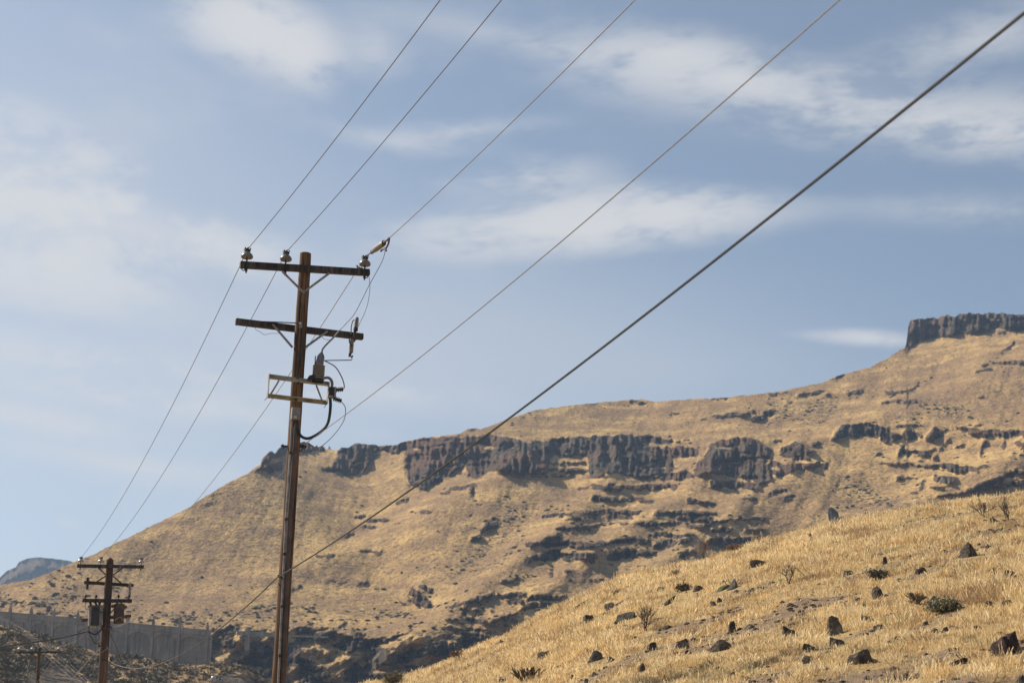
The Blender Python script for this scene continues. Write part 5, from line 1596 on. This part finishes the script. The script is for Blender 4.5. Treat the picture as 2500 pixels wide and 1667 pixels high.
def wire(name, pts, rad, mat, label, cat='wire', group='wires of the power line', sides=6):
    mb = MB(); mb.tube(pts, rad, sides)
    o = mb.build(name, mat)
    return tag(o, label, cat, group)


def near_run(g, px, py, extra=26.0):
    """From an insulator to the point seen at a pixel, then on over the camera to the next pole."""
    q = near_pt(px, py, g)
    g = Vector(tuple(g)); q = Vector(tuple(q))
    d = (q - g); L = math.hypot(d.x, d.y); s = d.z / L
    u = Vector((d.x / L, d.y / L, 0))
    out = []
    for t in np.linspace(0, L + extra, 60):
        out.append(g + u * t + Vector((0, 0, s * t - 0.0022 * t * (L - t))))
    return out


EDGE = [(1075, 0), (1225, 0), (1551, 0)]
WL = ["left", "middle", "right"]
LAB = ["thin power wire on the left insulators, leaving the photo farthest left at the top",
       "thin power wire on the middle insulators, second from the left at the top",
       "pale power wire dead-ended on the right insulator, third from the left at the top"]
for k in range(3):
    pts = []
    n0 = near_run(G1[k] if k < 2 else Vector(tuple(sC)), *EDGE[k])
    pts += n0[::-1]
    if k == 2: pts.append(Vector(tuple(G1[2])))
    pts += span(G1[k], G2[k], 0.55)[1:]
    pts += span(G2[k], G3[k], 0.75)[1:]
    pts += span(G3[k], G4[k], 0.8)[1:]
    wire('power_wire', pts, 0.0060 if k < 2 else 0.0068, M_WIRE if k < 2 else M_WIRE_L, LAB[k])
# neutral
nb = Vector(tuple(P1.at(745, 1083, 0.04)))
pts = near_run(nb, 2050, 0)[::-1]
n2 = Vector(tuple(P2.at(271, 1532, 0.05)))
pts += span(nb, n2, 0.62)[1:]
wire('power_wire', pts, 0.0065, M_WIRE_L, "pale neutral wire from the bracket halfway up the near pole to the top edge")
# telephone cable
cb = Vector(tuple(P1.at(677, 1409, R1 + 0.06)))
pts = near_run(cb, 2500, 33)[::-1]
c2 = Vector(tuple(P2.at(263, 1610.5, 0.12)))
pts += span(cb, c2, 0.75)[1:]
wire('telephone_cable', pts, 0.0118, M_BLACK, "thick black cable crossing the whole photo from lower left to the upper right corner", 'cable')
# black service drop to the left of the second pole
pp = [P2.at(250, 1533, 0.1), P2.at(233, 1548, 0.12), P2.at(215, 1541, 0.14), at_y(205, 1543, 47.5), at_y(140, 1558, 45.5), at_y(60, 1570, 43.0), at_y(-10, 1580.5, 41.0), at_y(-120, 1590, 38.0)]
wire('service_cable', smooth_path(pp, 8), 0.024, M_BLACK, "thick black cable running left from the second pole to the photo's edge", 'cable')
# guys and thin drops of the second pole
wire('guy_wire', [P2.at(255, 1570, 0.1), P2.at(287, 1616, 0.25), P2.at(330, 1675, 0.4)], 0.018, M_WIRE_L, "pale guy wire slanting down right from the second pole", 'guy wire', None)
wire('guy_wire', smooth_path([P2.at(269, 1547, 0.0), P2.at(281, 1572, 0.05), P2.at(296, 1612, 0.1), P2.at(320, 1662, 0.2), P2.at(330, 1690, 0.2)], 6), 0.013, M_WIRE, "dark guy wire slanting down right from the second pole", 'guy wire', None)
wire('service_wire', [P2.at(248, 1578, 0.1), at_y(227, 1599, 52.0), at_y(166, 1669, 60.0), at_y(130, 1712, 64.0)], 0.014, M_WIRE_L, "pale thin wire slanting down left from the second pole", 'wire', None)
wire('service_wire', [at_y(129, 1611, 70.0), at_y(113, 1634, 71.5), at_y(90, 1667, 73.0), at_y(70, 1697, 74.0)], 0.012, M_WIRE_L, "short pale wire passing just right of the third pole", 'wire', None)
# another line crossing the bottom left corner
BL = ["highest of the thin wires slanting across the bottom left corner", "second highest of the thin wires slanting across the bottom left corner",
      "second lowest of the thin wires slanting across the bottom left corner", "lowest of the thin wires slanting across the bottom left corner"]
for k, (o0, o1) in enumerate(((0, 12), (6, 3), (14, -9), (23, -22))):
    pts = [at_y(-90, 1468 + o0, 96), at_y(0, 1504 + o0, 90), at_y(62 - o1 * 0.2, 1537 + o0 * 0.7, 84), at_y(134 + o1, 1600, 78), at_y(211 + o1, 1667, 72), at_y(285 + o1, 1735, 66)]
    wire('crossing_wire', smooth_path(pts, 8), 0.0038, M_WIRE, BL[k], 'wire', 'wires crossing the corner')
# small globe lamp by the canyon
lp = at_y(521, 1660, 118.0)
root = empty('yard_lamp', tuple(lp - np.array([0, 0, 7.0])))
mb = MB(); mb.tube([lp - np.array([0, 0, 7.0]), lp - np.array([0, 0, 0.2])], 0.07, 10); mb.build('post', M_STEEL, root)
mb = MB(); mb.lathe(lp - np.array([0, 0, 0.22]), (0, 0, 1), [(0.08, 0), (0.17, 0.06), (0.24, 0.2), (0.25, 0.34), (0.20, 0.5), (0.10, 0.58), (0.02, 0.6)], 18); mb.build('globe', M_PORC_W, root)
adopt(root)
tag(root, "small white globe lamp at the bottom edge left of the near pole", 'lamp')


# ================================================================== sagebrush mound in front of the concrete wall
MOUND = lerp_list([(-700, 1440), (-300, 1478), (0, 1525), (71, 1541), (143, 1564), (238, 1591), (357, 1605), (430, 1620), (476, 1622), (545, 1616), (590, 1622), (625, 1640), (690, 1690), (800, 1770), (1000, 1850)])
def mound_range(px, py):
    c = MOUND(px)
    v = np.clip((py - c) / 150.0, 0, 1.5)
    return 152.0 * np.exp(-0.36 * v) * (1 + 0.012 * fbm(px / 40, py / 30, 3, 201))


def build_mound():
    xs = np.arange(-600, 900, 4.0)
    NR = 60
    y0 = MOUND(xs) + 1.5 * vnoise(xs / 9, xs * 0, 3)
    v = np.linspace(0, 1, NR)[:, None]
    YY = y0[None] + (np.maximum(1790 - y0, 30))[None] * v
    XX = np.broadcast_to(xs[None], YY.shape)
    R = mound_range(XX, YY)
    P = at_range(XX, YY, R)
    top = P[0]; dirs = top - CAM; dirs[:, 2] = 0; dirs /= np.linalg.norm(dirs, axis=1, keepdims=True)
    back = []
    for dist, drop in ((60, 30), (22, 8), (8, 1.6), (2, 0.1)):
        q = top + dirs * dist; q[:, 2] -= drop; back.append(q)
    allP = np.concatenate([np.array(back), P], 0)
    XX2 = np.concatenate([np.repeat(XX[:1], 4, 0), XX], 0)
    crag = np.clip(1.25 - np.hypot((XX - 135) / 95, (YY - 1668) / 52) + 0.35 * fbm(XX / 18, YY / 18, 3, 5), 0, 1)
    crag = np.maximum(crag, np.clip(1.2 - np.hypot((XX - 30) / 30, (YY - 1640) / 14) + 0.4 * fbm(XX / 12, YY / 12, 3, 6), 0, 1))
    crag = np.maximum(crag, np.clip(1.3 - np.hypot((XX - 575) / 60, (YY - 1672) / 34) + 0.4 * fbm(XX / 14, YY / 14, 3, 8), 0, 1))
    crag = np.clip(crag * 1.6, 0, 1)
    rk = np.concatenate([np.zeros((4, len(xs))), crag], 0)
    ob = mesh_np('mound', allP.reshape(-1, 3), grid_faces(allP.shape[0], len(xs))[:, ::-1], M_LAND, True, {'rock': ('FLOAT', rk), 'brush': ('FLOAT', rk * 0 + 0.7)})  # brush tint throughout: sagebrush, and partial shade put into the colour
    tag(ob, kind='structure')
    # sagebrush
    rng = np.random.RandomState(8)
    n = 4200
    px = rng.uniform(-250, 760, n); py = MOUND(px) + rng.rand(n) ** 0.9 * 170 + 1
    d0 = np.minimum(np.hypot((px - 135) / 95, (py - 1668) / 52), np.hypot((px - 575) / 60, (py - 1672) / 34))
    k = (py < 1780) & (d0 > 0.8); px, py = px[k], py[k]
    C = at_range(px, py, mound_range(px, py)); n = len(px)
    size = 0.16 + 0.42 * rng.rand(n) ** 1.8
    m_ = 38
    dirs = rng.normal(size=(n, m_, 3)); dirs[..., 2] = np.abs(dirs[..., 2]) * 0.8; dirs /= np.linalg.norm(dirs, axis=-1, keepdims=True)
    cen = C[:, None] + dirs * (size[:, None, None] * (0.35 + 0.65 * rng.rand(n, m_, 1))) * np.array([1.2, 1.2, 0.85])
    A = rng.normal(size=(n, m_, 3)) * size[:, None, None] * 0.20; B = rng.normal(size=(n, m_, 3)) * size[:, None, None] * 0.20
    V = np.stack([cen - A, cen + B, cen + A], 2).reshape(-1, 3)
    o = mesh_np('sagebrush', V, np.arange(len(V)).reshape(-1, 3), M_LEAF_S, False)
    tag(o, "grey sagebrush dotted over the mound below the concrete wall", 'sagebrush', kind='stuff')


build_mound()

# ================================================================== the concrete road wall with arches
def concrete_material(name, a, b):
    m, T, out = new_mat(name)
    P = T.n('ShaderNodeTexCoord').outputs['Object']
    col = T.mix(T.ramp(T.noise(P, 0.5, 4.0, 0.65), 0.35, 0.65), a, b)
    drip = T.noise(T.scalev(P, (2.6, 2.6, 0.16)), 1.0, 4.0, 0.65)
    col = T.mix(T.math('MULTIPLY', T.ramp(drip, 0.50, 0.66), 0.7), col, tuple(v * 0.42 for v in a))
    col = T.mix(T.math('MULTIPLY', T.ramp(T.noise(T.scalev(P, (0.3, 0.3, 1.8)), 1.0, 3.0), 0.55, 0.7), 0.4), col, (0.15, 0.115, 0.08))
    bs = T.n('ShaderNodeBsdfPrincipled', {'Base Color': col, 'Roughness': 0.92})
    T.t.links.new(bs.outputs[0], out.inputs['Surface'])
    return m


M_CONC = concrete_material("weathered_concrete", (0.18, 0.172, 0.162), (0.25, 0.24, 0.225))
M_CONC_D = concrete_material("stained_concrete", (0.15, 0.143, 0.135), (0.22, 0.212, 0.20))


def build_wall():
    A = at_range(np.array(-165.0), np.array(1478.0), np.array(221.0)); B = at_range(np.array(513.0), np.array(1538.5), np.array(205.0))
    ax = B - A; Lh = math.hypot(ax[0], ax[1]); u = np.array([ax[0] / Lh, ax[1] / Lh, 0]); slope = ax[2] / Lh
    nrm = np.array([u[1], -u[0], 0.0])
    if nrm[1] > 0: nrm = -nrm
    H = 11.0

    def pt(s, dz, off):
        return A + u * s + np.array([0, 0, slope * s + dz]) + nrm * off
    root = empty('concrete_wall', tuple(A - np.array([0, 0, H])))

    def slab(mb, s0, s1, z0, z1, o0, o1):
        vs = [pt(s, z, o) for s in (s0, s1) for z in (z0, z1) for o in (o0, o1)]
        mb.add(vs, [(0, 1, 3, 2), (4, 6, 7, 5), (0, 4, 5, 1), (2, 3, 7, 6), (0, 2, 6, 4), (1, 5, 7, 3)])
    mb = MB(); slab(mb, 0, Lh, -H, -0.55, -1.2, -0.20); mb.build('wall_face', M_CONC_D, root, False)
    mb = MB(); slab(mb, 0, Lh, -0.62, 0.0, -0.5, 0.06); slab(mb, 0, Lh, 0.0, 0.09, -0.54, 0.13); slab(mb, 0, Lh, -0.74, -0.62, -0.5, 0.14)
    mb.build('parapet', M_CONC, root, False)
    pil_px = [-148, -98, -42, 21, 73, 129, 188, 250, 311, 374, 439, 507]
    ss = []
    for q in pil_px:
        d = ray(q, 1520.0)
        # meet the upright plane of the wall
        t = np.dot(A - CAM, nrm) / np.dot(d, nrm)
        p = CAM + d * t
        ss.append(float(np.dot(p - A, u)))
    for s in ss:
        mb = MB(); slab(mb, s - 0.17, s + 0.17, -H, 0.0, -0.195, 0.13); slab(mb, s - 0.17, s + 0.17, 0.09, 0.62, -0.28, 0.10)
        mb.build('pilaster', M_CONC, root, False)
        vs = [pt(s - 0.14, 0.62, -0.24), pt(s + 0.14, 0.62, -0.24), pt(s + 0.14, 0.62, 0.06), pt(s - 0.14, 0.62, 0.06), pt(s, 1.35, -0.09)]
        mb = MB(); mb.add(vs, [(3, 2, 1, 0), (0, 1, 4), (1, 2, 4), (2, 3, 4), (3, 0, 4)]); mb.build('finial', M_CONC, root, False)
    for s0, s1 in zip(ss[:-1], ss[1:]):
        mb = MB(); n = 14; vs = []
        for i in range(n + 1):
            t = i / n; s = s0 + 0.21 + (s1 - s0 - 0.42) * t
            zb = -1.05 - 0.75 * (abs(2 * t - 1) ** 2.2)
            for o in (-0.19, 0.0):
                vs.append(pt(s, -0.75, o)); vs.append(pt(s, zb, o))
        fs = []
        for i in range(n):
            k = i * 4; j = k + 4
            fs += [(k + 2, k + 3, j + 3, j + 2), (k, j, j + 1, k + 1), (k + 1, j + 1, j + 3, k + 3)]
        mb.add(vs, fs); mb.build('arch', M_CONC, root, False)
        for f in (0.36, 0.64):
            s = s0 + (s1 - s0) * f
            mb = MB(); slab(mb, s - 0.07, s + 0.07, -H, -1.35, -0.195, -0.14); mb.build('rib', M_CONC, root, False)
    adopt(root)
    tag(root, "long grey concrete retaining wall with arches and pointed posts at lower left", 'wall')


build_wall()


def build_rail():
    p0 = at_range(np.array(580.0), np.array(1543.0), np.array(268.0)); p1 = at_range(np.array(692.0), np.array(1549.0), np.array(264.0)); p2 = at_range(np.array(800.0), np.array(1553.0), np.array(262.0))
    root = empty('roadside_parapet', tuple(p0))
    up = np.array([0, 0, 1.0])
    mb = MB(); mb.bar(p0 - up * 0.1, p1 - up * 0.1, 0.5, 0.75); mb.build('parapet', M_CONC, root, False)
    mb = MB(); mb.bar(p1 - up * 0.1, p2 - up * 0.1, 0.3, 0.28); mb.build('rail', M_CONC, root, False)
    q = at_range(np.array(606.0), np.array(1540.0), np.array(266.0)); mb = MB(); mb.bar(q + up * 0.4, q - up * 3.4, 0.8, 0.8); mb.build('pier', M_CONC, root, False)
    for px_, py_ in ((602, 1538), (640, 1543), (771, 1549)):
        q = at_range(np.array(px_ * 1.0), np.array(py_ * 1.0), np.array(264.0)); mb = MB(); mb.bar(q + up * 0.3, q - up * 0.8, 0.45, 0.45); mb.build('post', M_CONC, root, False)
    adopt(root)
    tag(root, "short pale concrete parapet by the road above the canyon, beside the near pole", 'parapet')


build_rail()
build_haze()
